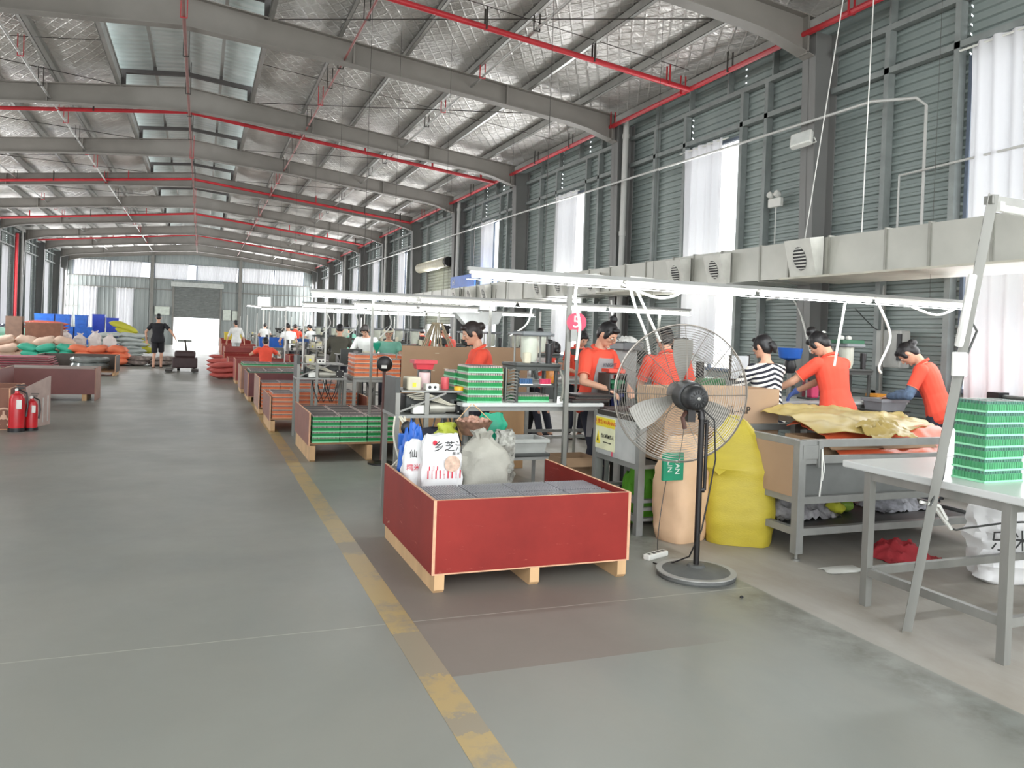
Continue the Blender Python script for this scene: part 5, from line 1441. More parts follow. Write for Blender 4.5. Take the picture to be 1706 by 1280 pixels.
MB().bev(4.95, 5.4, 6.38, 6.62, .931, .945, .008).build('pan', BLACK, t); MB().box(5.0, 5.3, 6.42, 6.6, .945, .95).build('sheet', WHITE, t)
hopper_machine((6.55, 6.68, .931), 'filling machine with small steel posts between the two women in orange-red', False)
t = thing('egg_box', 'dark tray of white balls on top of the filling machine between the two women', 'tray', (6.55, 6.7, 1.532))
MB().box(6.4, 6.7, 6.6, 6.8, 1.532, 1.57).build('pan', mat('deep_green', (24, 92, 60), .5), t)
mb = MB(); [mb.ell((6.45 + k * .05, 6.68 + (k % 2) * .04, 1.59), .028, .028, .028, nu=8, nv=6) for k in range(4)]
mb.build('balls', WHITE, t, True)
can('small_red_pot', 'small dark red pot on the bench between the two women in orange-red', 6.15, 6.85, .931, .04, .18, mat('dark_red_pot', (120, 34, 50), .5), 'pot', BLACK)
hollow_bin('orange_dish', 'orange dish on the bench right of the woman with the tall bun', 6.75, 6.9, 6.45, 6.58, .931, 1.0, mat('orange_dish', (222, 150, 50), .5), 'dish')
hollow_bin('grey_basin', 'grey basin on the stand under the blue-sleeved hands', 6.4, 6.75, 6.05, 6.3, .86, .98, mat('grey_basin', (140, 142, 146), .4), 'basin')
frame_bench('small stand holding the grey basin beside the woman with blue sleeves', 6.38, 6.78, 6.03, 6.32, .86, DARK, .02, .03, (.2,), name='basin_stand', cat='stand')
t = thing('green_machine', 'green ribbed machine body behind the lettered carton, seen through the fan cage', 'machine', (4.75, 6.15, .0))
MB().bev(4.55, 4.85, 6.5, 6.8, .93, 1.14, .02).build('body', mat('machine_green', (64, 112, 74), .5), t)
MB().cyl((4.6, 6.6, 1.14), (4.6, 6.6, 1.3), .04, 12).build('motor', BLACK, t, True)
t.location = t.location
# white counter by the near window
frame_bench('white counter under the nearest curtain at the right wall', 6.9, 7.3, 4.3, 5.4, 1.0, TOPW, .05, .05, (.3,), name='wall_counter')
MB_ = thing('counter_pipe', 'thick black bent pipe on the white counter under the nearest curtain', 'pipe', (7.0, 4.9, 1.0))
MB().tube([(7.0, 5.2, 1.08), (7.0, 4.8, 1.08), (7.0, 4.7, 1.06), (7.0, 4.66, 1.0)], .022, 8).build('pipe_run', DARK, MB_, True)
MB().box(6.93, 7.07, 5.2, 5.32, 1.001, 1.12).build('end_block', BLACK, MB_)
for k, (x, y, h) in enumerate(((6.75, 4.75, 1.9), (6.95, 4.55, 1.7))):
    small_post(x + .3, y, 1.0, 1.0 + h * .5, ['thin grey stand pipe on the wall counter, left one', 'thin grey stand pipe on the wall counter, right one'][k], .02)
hang_cord([(7.25, 8.9, 2.1), (7.2, 8.3, 2.08), (7.15, 7.9, 1.4)], 'white hose bent down the right wall behind the blue bowl feeder', .015)
hang_cord([(7.25, 7.3, 1.95), (7.2, 7.0, 1.75), (7.2, 6.9, 1.7)], 'thin dark cable running to the electrical cabinet', .006, DARK)
for k, (x, z0, z1) in enumerate(((1470, 560, 470), (1573, 590, 500))):
    a = P(x, z0, Y=6.8)
    small_post(a.x, 6.8, .93, 2.2, ['slim pale post rising from the bench behind the white balls', 'slim pale post rising from the bench right of the woman with blue sleeves'][k], .025)

# ------------------------------------------------------------------ second work line
frame_bench('grey bench of the second line carrying the orange tray stacks', 1.9, 3.9, 10.58, 11.5, .86, FRAME, .03, .04, (.15,))
stack(to, 1.93, 10.62, .861, 1, 1, 5, 'orange tray of the left front stack on the second line bench', 'orange trays, left front stack of the second line', jit=.003)
stack(to, 2.25, 10.64, .861, 1, 1, 4, 'orange tray of the stack behind the small black fan', 'orange trays behind the small black fan', jit=.003)
stack(to, 2.57, 10.62, .861, 1, 1, 5, 'orange tray of the stack right of the small black fan', 'orange trays right of the small black fan', jit=.003)
stack(to, 1.95, 10.95, .861, 2, 1, 5, 'orange cell tray in the rear row on the second line bench', 'orange trays, rear row on the second line bench', jit=.003)
control_machine((1.52, 11.0, 0), 'assembly machine with beige boxes at the aisle end of the second line', seed=3)
t = thing('stand_fan', 'small black round fan on a stand in front of the orange tray stacks', 'fan', (1.92, 8.75, 0))
MB().lathe([(0, 0), (.15, 0), (.15, .02), (.03, .04), (0, .04)], 20, (1.92, 8.75, 0)).build('base', BLACKM, t, True)
MB().cyl((1.92, 8.75, .03), (1.92, 8.75, 1.05), .018, 10).build('pole', mat('brown_pole', (80, 46, 42), .5), t, True)
mf = facing((1.92, 8.74, 1.12), (-.3, -1, 0))
MB().lathe([(0, -.06), (.07, -.05), (.09, 0), (.085, .03), (.04, .05), (0, .05)], 24, M=mf).build('fan_head', BLACKM, t, True)
MB().box(-.03, .03, -.05, -.015, .05, .055, mf).build('label_plate', WHITE, t)
t = thing('green_funnel', 'green funnel on a rod in front of the man with the headband', 'funnel', (2.37, 11.3, .86))
MB().lathe([(.008, 1.13), (.012, 1.18), (.06, 1.27), (.06, 1.31), (.054, 1.31), (0, 1.25)], 16, (2.37, 11.36, 0)).build('cone', mat('funnel_green', (20, 150, 120), .4), t, True)
MB().cyl((2.37, 11.36, .861), (2.37, 11.36, 1.13), .01, 6).build('rod', DARK, t)
heap('black cloth bundle under the second line bench behind the small fan', (2.6, 11.0, .0), .6, .5, .6, BLACK, 44)
carton('open cardboard box at the back of the second line bench left of the headband man', 2.0, 2.35, 11.25, 11.48, .861, 1.13, CARD)
carton('long cardboard box on the second line bench right of the headband man', 2.75, 3.6, 11.15, 11.48, .861, 1.17, CARD)
hopper_machine((4.35, 9.95, .931), 'grey filling machine on the second line behind the bending person in white', False)
frame_bench('grey bench at the wall end of the second line', 4.0, 6.6, 9.6, 10.3, .93, FRAME, .03, .04, (.15,))
for k in range(4): (hopper_machine if k % 2 else lambda l, s, *a: bowl_feeder(l, s, DARK, h=.4))((4.9 + k * .5, 9.9, .931), ['dark bowl feeder on the second line just right of the bending person', 'small filling machine near the wall end of the second line', 'dark bowl feeder near the wall end of the second line', 'last filling machine on the second line by the wall'][k])
for k, x in enumerate((1.85, 3.3, 4.5, 5.7)):
    small_post(x, 9.15, 0, 1.92, ['thin lamp post of the second line nearest the aisle', 'second lamp post of the second line from the aisle', 'third lamp post of the second line from the aisle', 'lamp post of the second line nearest the wall'][k], .028)
t = thing('striped_sack', 'pile of brown and white cord hanging between the headband man and the partition', 'cord', (2.75, 10.0, .931))
mb = MB(); rs = random.Random(8)
for k in range(26):
    a = rs.uniform(-.22, .22); mb.tube([(2.9 + a * .3, 10.1, 1.62), (2.9 + a, 10.1 + rs.uniform(-.05, .05), 1.3), (2.9 + a * 1.3, 10.1, .02)], .007, 4)
o = mb.build('strands', mat('braided_cord', (150, 138, 116), .8, 0, .3, 30), t)

# ------------------------------------------------------------------ pallets along the aisle
GB = 'green cell tray stacked in the open red-brown box second from the camera'
pallet_box('open-fronted plywood pallet box of green trays, second from the camera', 1.165, 2.5, 9.0, 10.35, .19, .545, 'LR', mat('brown_red_plywood', (128, 76, 62), .5))
stack(tg, 1.19, 9.03, .211, 4, 2, 5, GB, 'green trays in the second pallet box', jit=.012)
stack(tg, 1.19, 9.65, .211, 4, 2, 5, GB, 'green trays in the second pallet box', jit=.012)
t = carton('flat piece of white card lying on the green trays of the second pallet box', 2.05, 2.3, 9.1, 9.2, .515, .525, WHITE, False, 'white_card')
pallet_box('plywood pallet box of orange trays, third from the camera', .95, 2.3, 11.6, 12.9, .17, .5, 'LR', mat('brown_red_plywood', (128, 76, 62), .5))
stack(to, .975, 11.63, .191, 1, 2, 6, 'orange cell tray in the tall left stacks of the third pallet box', 'tall left orange stacks of the third box')
stack(to, 1.29, 11.9, .191, 3, 2, 6, 'orange cell tray in the set-back stacks of the third pallet box', 'set-back orange stacks of the third box')
pallet_box('dark plywood pallet box of orange trays, fourth from the camera', .95, 2.2, 13.9, 15.1, .1, .62, 'LR', mat('pale_brown_plywood', (150, 112, 96), .5))
stack(to, .975, 13.93, .121, 4, 2, 7, 'orange cell tray in the fourth pallet box from the camera', 'orange trays in the fourth pallet box')
pallet_box('dark red pallet box with teal trays on top, fifth from the camera', .9, 2.3, 16.3, 17.6, .1, .56, 'FLRB', mat('dark_red_plywood', (98, 44, 46), .5))
stack(td, .93, 16.35, .121, 4, 4, 8, 'teal cell tray in the fifth pallet box from the camera', 'teal trays in the fifth pallet box')
pallet_box('pale brown pallet box of green trays, sixth from the camera', .85, 2.1, 18.2, 19.4, .1, .6, 'FLRB', mat('pale_brown_plywood', (150, 112, 96), .5))
stack(tg, .88, 18.25, .121, 4, 3, 9, 'green cell tray in the sixth pallet box from the camera', 'green trays in the sixth pallet box')
REDP2 = mat('mid_red_plywood', (150, 66, 60), .5)
for k, (x0, y0, w, l, h, m_) in enumerate(((.85, 21.0, 1.3, 1.3, .62, REDP2), (.75, 23.4, 1.3, 1.3, .55, REDP2), (.7, 26.0, 1.2, 1.3, .6, RED), (.8, 29.0, 1.3, 1.4, .7, REDP2), (2.15, 21.0, 1.2, 1.2, .75, RED), (.8, 33.4, 1.3, 1.3, .7, REDP2), (.85, 36.5, 1.2, 1.3, .8, RED), (.9, 41, 1.2, 1.3, .8, REDP2))):
    pallet_box(['%s red pallet box from the camera along the right side of the aisle' % n for n in ('seventh', 'eighth', 'ninth', 'tenth', 'inner taller', 'eleventh', 'twelfth', 'farthest')][k], x0, x0 + w, y0, y0 + l, .1, h, 'FLRB', m_)
    if k in (1, 2, 3): 
        for j in range(3): flat_bag(['lowest', 'middle', 'topmost'][j] + ' pink-red bag in front of the %s red pallet box' % ('', 'eighth', 'ninth', 'tenth')[k], (x0 - .1, y0 - .45, .01 + j * .14), .8, .5, .16, mat('pink_red_bag', (188, 92, 84), .7), .1 * j, j + k * 5)
hollow_bin('blue_crate', 'blue plastic crate on the far bench behind the seated worker in orange', 1.75, 2.5, 26.5, 27.0, .8, 1.12, BLUE)
hollow_bin('blue_crate', 'second blue plastic crate on the far bench, right of the first one', 2.6, 3.3, 26.5, 27.0, .8, 1.1, mat('dull_blue', (50, 86, 150), .4))
frame_bench('far grey bench carrying the two blue crates', 1.6, 4.2, 26.4, 27.2, .8, FRAME, .04, .05, (.2,))
hollow_bin('yellow_crate', 'yellow bundle crate beside the white-clad walking person', .95, 1.7, 36.6, 37.1, .82, 1.15, mat('yellow_crate', (210, 190, 70), .5))

# ------------------------------------------------------------------ farther work lines
def dup_machine(src, loc, label, group, ch): return dup(src, loc, 0, label, group, ch)
m1 = control_machine((0, 0, 0), 'x', seed=2); k1 = kids(m1)
m2 = hopper_machine((0, 0, 0), 'x', False); k2 = kids(m2)
m3 = bowl_feeder((0, 0, 0), 'x', DARK, h=.45); k3 = kids(m3)
b0 = frame_bench('x', -1.2, 1.2, -.35, .35, .93, FRAME, .03, .04, (.15,)); kb = kids(b0)
rs = random.Random(12)
for li, (y, n_) in enumerate(((13.4, 'third'), (16.6, 'fourth'), (20.4, 'fifth'), (25.6, 'sixth'), (31.5, 'seventh'), (38.5, 'eighth'), (45.5, 'ninth'))):
    dup(b0, (4.4, y, 0), 0, 'grey steel bench of the %s work line' % n_, None, kb)
    dup(m1, (2.78, y + .1, 0), 0, 'assembly machine at the aisle end of the %s work line' % n_, None, k1)
    g = 'machines on the benches of the %s work line' % n_
    for k in range(5):
        src, ch = ((m2, k2), (m3, k3))[rs.random() < .4]
        dup(src, (3.45 + k * .48, y + rs.uniform(-.08, .08), .931), rs.choice((0, PI / 2)) if src is m2 else 0, ('filling machine' if src is m2 else 'bowl feeder') + ' in the row on the %s work line' % n_, g + (' a' if src is m2 else ' b'), ch)
    for k, x in enumerate((2.0, 4.0, 6.0)):
        o = MB().box(x - .014, x + .014, y + .42, y + .448, 0, 1.95).build('support_post', WHITE); origin(o, (x, y + .43, 0)); tag(o, 'slim white lamp post of the %s work line' % n_, 'post', 'lamp posts of the %s work line' % n_)
    if li < 5: hang_cord([(3.0, y + .3, 1.9), (3.1, y + .3, 1.6), (2.9, y + .3, 1.35)], 'white cable hanging over the %s work line' % n_)
for k, (x, y) in enumerate(((2.6, 12.45), (2.62, 15.1), (2.5, 18.4), (2.5, 19.3), (2.6, 23.2), (2.7, 28.3), (2.7, 34.5), (3.2, 22.3), (3.6, 28.6))):
    dup(m1, (x, y, 0), (0, PI / 2, 0, PI, 0, 0, PI / 2, 0, 0)[k], ['assembly machine right of the fourth box of orange trays', 'assembly machine right of the gap before the teal tray box', 'assembly machine beside the sixth pallet box, front one', 'assembly machine beside the sixth pallet box, rear one', 'assembly machine between the fifth and sixth lines', 'assembly machine between the sixth and seventh lines', 'assembly machine between the seventh and eighth lines', 'second assembly machine between the fifth and sixth lines', 'second assembly machine between the sixth and seventh lines'][k], None, k1)
for k, y in enumerate((28.4, 34.8, 41.5, 48.5)):
    dup(b0, (5.3, y, 0), 0, 'grey bench standing between the far work lines, %s from the camera' % ordn[k], None, kb)
    for j in range(4): dup(m2 if j % 2 else m3, (4.5 + j * .5, y, .931), 0, ('filling machine' if j % 2 else 'bowl feeder') + ' on the extra far bench, %s such bench from the camera' % ordn[k], 'machines on the extra far bench ' + ordn[k] + (' a' if j % 2 else ' b'), k2 if j % 2 else k3)
for q, ch in ((m1, k1), (m2, k2), (m3, k3), (b0, kb)): drop(q, ch)
# hanging white lamp panel far down the hall
t = thing('light_box', 'large square white light box standing high over the far lines', 'light', (2.6, 39, 0))
a = P(430, 495, Y=39); b = P(450, 512, Y=39)
MB().box(a.x, b.x, 38.95, 39.05, b.z, a.z).build('panel', mat('glowing_panel', (255, 255, 255), .5, emit=3), t)
MB().cyl(((a.x + b.x) / 2, 39, 0), ((a.x + b.x) / 2, 39, b.z), .03, 8).build('stand', WHITE, t)
# cream canopy sheet under the duct
t = thing('duct_hood', 'pale grey sheet hood hanging under the lamps at the end of the third line', 'hood', (4.6, 12.2, 1.6))
a = [P(x, y, Y=12.3) for x, y in ((758, 520), (838, 520), (830, 540), (790, 545), (775, 540))]
MB().prism([(p.x, p.z) for p in a], 12.28, 12.5, 'Y').build('sheet', mat('pale_sheet', (200, 204, 202), .6), t)
MB().cyl((a[0].x + .1, 12.4, a[0].z), (a[0].x + .1, 12.4, 2.25), .006, 4).cyl((a[1].x - .1, 12.4, a[1].z), (a[1].x - .1, 12.4, 2.25), .006, 4).build('wire', DARKST, t)

# ------------------------------------------------------------------ left side of the aisle
DRED = mat('brown_red_film_plywood', (112, 66, 62), .45, 0, .1, 3)
t = thing('closed_crate', 'long closed dark red plywood crate on the left, behind the fire extinguishers', 'crate', (-2.5, 16.7, 0))
MB().box(-3.19, -1.78, 16.3, 16.32, .12, .58).build('front_panel', DRED, t)
MB().box(-1.78, -1.76, 16.3, 17.05, .0, .6).build('side_panel', mat('pale_brown_plywood', (150, 112, 96), .5), t)
MB().box(-3.21, -3.19, 16.3, 17.05, .0, .6).build('side_panel', DRED, t)
MB().box(-3.19, -1.78, 17.03, 17.05, .12, .58).build('back_panel', DRED, t)
MB().box(-3.21, -1.79, 16.3, 17.04, .58, .6).build('lid', mat('greyish_lid', (146, 132, 124), .6), t)
for x in (-3.1, -2.75, -1.95): MB().box(x - .04, x + .04, 16.33, 17.0, 0, .12).build('runner', WOOD, t)
pallet_box('long open crate on the left holding a coil of clear film', -3.9, -2.1, 23.5, 24.6, .1, .54, 'LRB', mat('dark_crate_board', (82, 74, 68), .6))
t = thing('film_coil', 'coil of shiny clear plastic film lying in the long open crate', 'film', (-2.8, 24.0, .12))
MB().tube([(-2.75 + .42 * math.cos(a * PI / 12), 24.0 + .3 * math.sin(a * PI / 12), .4 + .02 * math.sin(a)) for a in range(24)], .07, 8, closed=True).tube([(-2.75 + .4 * math.cos(a * PI / 12), 24.0 + .28 * math.sin(a * PI / 12), .25) for a in range(24)], .09, 8, closed=True).build('coil', mat('shiny_film', (150, 156, 154), .12, .5), t, True)
t = thing('board_stack', 'stack of pinkish red plywood boards at the left edge', 'boards', (-3.6, 19.0, 0))
for k in range(5):
    MB().box(-4.7 + .03 * (k % 2), -2.85 - .02 * k, 18.9, 19.7, .46 + k * .05, .475 + k * .05).build('board', mat('pink_red_board', (158, 66, 78), .5), t)
    MB().box(-4.6, -2.95, 18.95, 19.65, .435 + k * .05, .46 + k * .05).build('spacer', mat('spacer_grey_pink', (170, 130, 128), .6), t)
MB().box(-4.65, -2.9, 18.95, 19.65, .0, .435).build('base_crate', DRED, t)
pallet_box('dark crate with green trays in it at the left edge behind the emblem crate', -4.1, -2.95, 14.6, 15.6, .1, .66, 'FLR', DRED)
stack(tg, -3.3, 14.65, .66 - .0, 1, 1, 1, 'green cell tray lying on the dark crate at the left edge', None)
# emblem crate and extinguishers
t = pallet_box('brown crate with a pale round emblem at the left edge beside the extinguishers', -3.6, -2.32, 12.1, 13.0, .02, .55, 'FLRB', mat('emblem_crate_board', (126, 84, 66), .6), run='X')
EM = mat('emblem_cream', (206, 172, 146), .6)
ec = P(6, 695, Y=12.08)
def arcp(r0, r1, a0, a1, n=14):
    pts = [(ec.x + r0 * math.cos(R(a0 + (a1 - a0) * i / n)), ec.z + r0 * math.sin(R(a0 + (a1 - a0) * i / n))) for i in range(n + 1)]
    return pts + [(ec.x + r1 * math.cos(R(a0 + (a1 - a0) * i / n)), ec.z + r1 * math.sin(R(a0 + (a1 - a0) * i / n))) for i in range(n, -1, -1)]
em = MB()
for a0, a1 in ((60, 120), (-15, 30), (150, 210), (-70, -20), (200, 250)):
    p = arcp(.1, .125, a0, a1); n = len(p) // 2
    for i in range(n - 1):
        q = [p[i], p[i + 1], p[-2 - i], p[-1 - i]]; em.prism(q, 12.073, 12.081, 'Y')
for a in (90, 210, 330): em.bar((ec.x + .02 * math.cos(R(a)), 12.077, ec.z + .02 * math.sin(R(a))), (ec.x + .08 * math.cos(R(a)), 12.077, ec.z + .08 * math.sin(R(a))), .025, .008, up=(0, 1, 0))
em.cyl((ec.x, 12.07, ec.z), (ec.x, 12.081, ec.z), .035, 16)
em.build('emblem', EM, t)
for k, (x, y, s, lab) in enumerate(((-2.2, 11.95, 1, 'large red fire extinguisher on the floor at the left edge of the aisle'), (-2.05, 12.06, .8, 'smaller red fire extinguisher in clear wrap, just right of the large one'))):
    t = thing('fire_extinguisher', lab, 'extinguisher', (x, y, 0))
    MB().lathe([(0, .02 * s), (.09 * s, .02 * s), (.092 * s, .05 * s), (.09 * s, .42 * s), (.07 * s, .48 * s), (.03 * s, .5 * s), (.025 * s, .53 * s), (0, .53 * s)], 22, (x, y, 0)).build('cylinder', REDM, t, True)
    MB().lathe([(0, 0), (.1 * s, 0), (.1 * s, .05 * s), (0, .05 * s)], 20, (x, y, 0)).build('foot_ring', BLACK, t, True)
    MB().cyl((x, y, .53 * s), (x, y, .56 * s), .02 * s, 10).box(x - .012, x + .08 * s, y - .012, y + .012, .56 * s, .575 * s).box(x - .012, x + .1 * s, y - .012, y + .012, .595 * s, .61 * s).build('handle', BLACKM, t)
    MB().tube([(x + .02, y, .545 * s), (x + .11 * s, y - .02, .5 * s), (x + .13 * s, y - .04, .35 * s), (x + .115 * s, y - .05, .2 * s)], .011, 7).build('hose', BLACK, t, True)
    MB().bev(x + .01, x + .07 * s, y - .1 * s, y - .08 * s, .3 * s, .42 * s, .004).build('label_plate', WHITE, t)
    MB().lathe([(.018, .03), (.02, .0), (.0, .0)], 12, M=facing((x, y - .03, .55 * s), (0, -1, 0))).build('gauge', WHITE, t)
t = thing('leaning_pallet', 'grey plywood board with slats leaning beside the fire extinguishers', 'board', (-2.0, 12.3, 0))
MB().add([(-2.15, 12.2, .0), (-1.96, 12.75, 0), (-1.96, 12.75, .68), (-2.15, 12.2, .56), (-2.13, 12.19, .0), (-1.94, 12.74, 0), (-1.94, 12.74, .68), (-2.13, 12.19, .56)], [(0, 1, 2, 3), (4, 7, 6, 5), (0, 4, 5, 1), (1, 5, 6, 2), (2, 6, 7, 3), (3, 7, 4, 0)]).build('board', mat('grey_pink_board', (172, 152, 144), .6), t)
for k in range(5):
    a = Vector((-2.125 + .04 * k, 12.21 + .115 * k, .05)); MB().bar(a, a + Vector((0, 0, .28 + .02 * k)), .02, .012).build('slat', PVC, t)

# piles of bags beyond the crates
OB = mat('orange_bag', (222, 118, 82), .6, 0, .1, 3); TB = mat('teal_bag2', (60, 168, 140), .6, 0, .12, 3); BB = mat('beige_bag', (214, 184, 164), .7, 0, .1, 3)
GBg = mat('grey_bag', (176, 184, 182), .6, 0, .1, 3); YB = mat('yellow_green_bag', (190, 186, 60), .55, 0, .1, 3); CB = mat('mottled_roll', (128, 118, 112), .8, 0, .5, 9); WB = mat('white_bag', (226, 216, 212), .6, 0, .08, 3); MBG = mat('mint_bag', (170, 222, 200), .6, 0, .1, 3)
def pile(base_px, ytop_px, Yb, nx, nz, wbag, m_, lab, grp, x0=None, dbag=.6, seed=0, rows=2):
    """bags laid crosswise in layers"""
    x = base_px[0]; rnd = random.Random(seed)
    h = ytop_px / nz
    for k in range(nz):
        for i in range(nx):
            for r in range(rows if k == 0 else 1):
                flat_bag(lab, (x + wbag * (i + .5) + (k % 2) * wbag * .2 + rnd.uniform(-.05, .05), Yb + r * dbag * .9 + rnd.uniform(-.08, .08), .005 + k * h * .92), wbag * 1.12, dbag, h * 1.25, m_, rnd.uniform(-.12, .12), seed + k * 7 + i * 3 + r, group=grp)
# x in metres at that depth
pile((-3.9,), .62, 29.0, 3, 3, .55, OB, 'orange bag in the low pile behind the long open crate', 'orange bags behind the long crate', seed=1)
pile((-5.3,), .62, 29.0, 3, 3, .5, TB, 'teal bag in the pile left of the orange bags', 'teal bags left of the orange ones', seed=2)
pile((-4.1,), 1.0, 35.0, 2, 6, .95, GBg, 'grey bag in the tall pile left of the walking man', 'grey bags left of the walking man', seed=3, dbag=.8)
pile((-2.35,), .3, 29.2, 2, 2, .75, CB, 'mottled cloth roll at the edge of the pile near the walking man', 'mottled rolls near the walking man', seed=4)
pile((-6.4,), .8, 31.0, 4, 3, .6, BB, 'beige bag in the loose heap at the far left', 'beige bags at the far left', seed=5)
pile((-8.0,), 1.05, 34.0, 3, 4, .75, MBG, 'mint green bag on the pile at the left wall', 'mint bags at the left wall', seed=6)
for k in range(4): flat_bag('yellow-green sack slumped on the tall pile, number %s from the top' % ['one', 'two', 'three', 'four'][k] if False else ['topmost yellow-green sack slumped on the tall pile', 'second yellow-green sack from the top of the tall pile', 'third yellow-green sack from the top of the tall pile', 'lowest yellow-green sack beside the tall pile'][k], (-2.95 + k * .22, 36.2, .95 - k * .27), 1.15, .7, .3, YB, .1, k + 40, tilt=(0, .3))
for k in range(5): sack('white sack standing in the row in front of the far wall pile', (-5.2 + k * .5, 33.5, 0), .42, .35, .95 + .1 * (k % 2), WB, 'tied', 60 + k, 0, group='white sacks before the far pile', wr=.03)
for k in range(3): flat_bag(['lowest', 'middle', 'topmost'][k] + ' rust-red mat in the folded stack behind the white sacks', (-6.0, 38, .85 + k * .15), 1.6, .8, .2, mat('rust_red_mat', (186, 92, 76), .7), 0, k + 70)
MBx = carton('wooden box base under the folded rust-red mats', -6.8, -5.3, 37.6, 38.4, 0, .85, CARD, False)
carton('upright brown carton on the beige heap at the left', -6.35, -5.85, 32.2, 32.6, .75, 1.5, mat('dull_carton', (128, 104, 90), .8), False)
carton('wide brown carton on the beige heap, right of the upright one', -5.75, -4.65, 32.2, 32.8, .75, 1.3, mat('dark_carton', (122, 84, 66), .8), False)
carton('carton base hidden under the two brown cartons on the heap', -6.4, -4.6, 32.1, 32.9, 0, .749, CARD, False)
heap('crimson cloth bundle on the beige heap at the left edge', (-7.0, 29.5, .0), .7, .6, .95, mat('crimson_cloth', (204, 50, 70), .7), 81)
sack('large white sack standing at the left edge behind the board stack', (-7.0, 27.2, 0), .9, .6, .85, WB, 'flat', 83, 0)
sack('beige sack leaning at the left, right of the large white sack', (-5.9, 26.6, 0), .6, .5, .8, BB, 'tied', 84, 0)
for k, (x, y, z, w) in enumerate(((-7.2, 42, 0, .8), (-6.35, 42, 0, .8), (-5.5, 42, 0, .7), (-7.2, 42, .56, .8), (-6.35, 42, .56, .8), (-5.5, 42, .56, .7), (-7.15, 42, 1.12, .8), (-6.3, 42, 1.12, .6), (-5.5, 42, 1.12, .5))):
    hollow_bin('blue_crate', ['blue crate in the stacks at the left end of the far wall, bottom left', 'blue crate, bottom middle of the far left stacks', 'blue crate, bottom right of the far left stacks', 'blue crate, second layer left in the far left stacks', 'blue crate, second layer middle in the far left stacks', 'blue crate, second layer right in the far left stacks', 'blue crate, top layer left in the far left stacks', 'blue crate, top layer middle in the far left stacks', 'small blue crate, top layer right in the far left stacks'][k], x, x + w, y, y + .6, z, z + .555, BLUE, slots=2)
for k in range(2): hollow_bin('blue_crate', ['tall darker blue crate between the two far wall curtains, left one', 'tall darker blue crate between the two far wall curtains, right one'][k], -5.0 + k * .62, -4.45 + k * .62, 44, 44.6, 0, 1.75 - k * .15, mat('royal_blue', (38, 66, 176), .4), slots=5)

# pallet jack with its load
px_, py_ = -.45, 26.5
t = thing('pallet_jack', 'hand pallet jack with a dark brown housing, pulled by the walking man', 'pallet jack', (px_, py_, 0))
MB().bev(px_ - .34, px_ + .38, py_ - .2, py_ + .4, .1, .42, .03).build('skirt', mat('dark_brown_housing', (60, 42, 42), .5), t)
MB().bev(px_ - .28, px_ + .32, py_ - .15, py_ + .35, .42, .62, .05).build('housing', mat('dark_brown_housing', (60, 42, 42), .5), t)
for s in (-.5, .22): MB().box(px_ + s, px_ + s + .2, py_ - 1.1, py_ - .2, .04, .09).build('fork', DARKST, t)
for s in (-.2, .25): MB().cyl((px_ + s, py_ + .3, .05), (px_ + s + .08, py_ + .3, .05), .05, 12).build('wheel', BLACK, t, True)
MB().cyl((px_ + .05, py_ + .2, .62), (px_ - .0, py_ + .35, .95), .025, 8).build('tiller', DARKST, t)
MB().bar((px_ - .22, py_ + .38, .92), (px_ + .2, py_ + .38, .92), .05, .06).build('handle', mat('grey_handle', (130, 136, 130), .5), t)
# ------------------------------------------------------------------ people
def remesh(mb, name, m_, parent, vox, smooth=4, fac=.5):
    o = mb.build(name + '_tmp', m_, None)
    r = o.modifiers.new('r', 'REMESH'); r.mode = 'VOXEL'; r.voxel_size = vox; r.use_smooth_shade = True
    s = o.modifiers.new('s', 'SMOOTH'); s.factor = fac; s.iterations = smooth
    bpy.context.view_layer.update()
    dg = bpy.context.evaluated_depsgraph_get()
    me = bpy.data.meshes.new_from_object(o.evaluated_get(dg)); me.name = name
    if not me.materials: me.materials.append(m_)
    bpy.data.objects.remove(o)
    me.polygons.foreach_set('use_smooth', [True] * len(me.polygons))
    n = bpy.data.objects.new(name, me); COL.objects.link(n); n.parent = parent
    return n
def limb(mb, a, b, ra, rb, n=10):
    a, b = Vector(a), Vector(b)
    mb.tube([a, a.lerp(b, .35), b], [ra, ra * .62 + rb * .42, rb], n); mb.ell(a, ra, ra, ra, nu=n, nv=7); mb.ell(b, rb, rb, rb, nu=n, nv=7)
def ik(a, c, l1, l2, pole):
    d = (c - a); L = min(d.length, (l1 + l2) * .995); d.normalize(); c = a + d * L
    q = (l1 * l1 - l2 * l2 + L * L) / (2 * L); h = math.sqrt(max(0, l1 * l1 - q * q))
    p = pole - d * pole.dot(d); p.normalize()
    return a + d * q + p * h, c
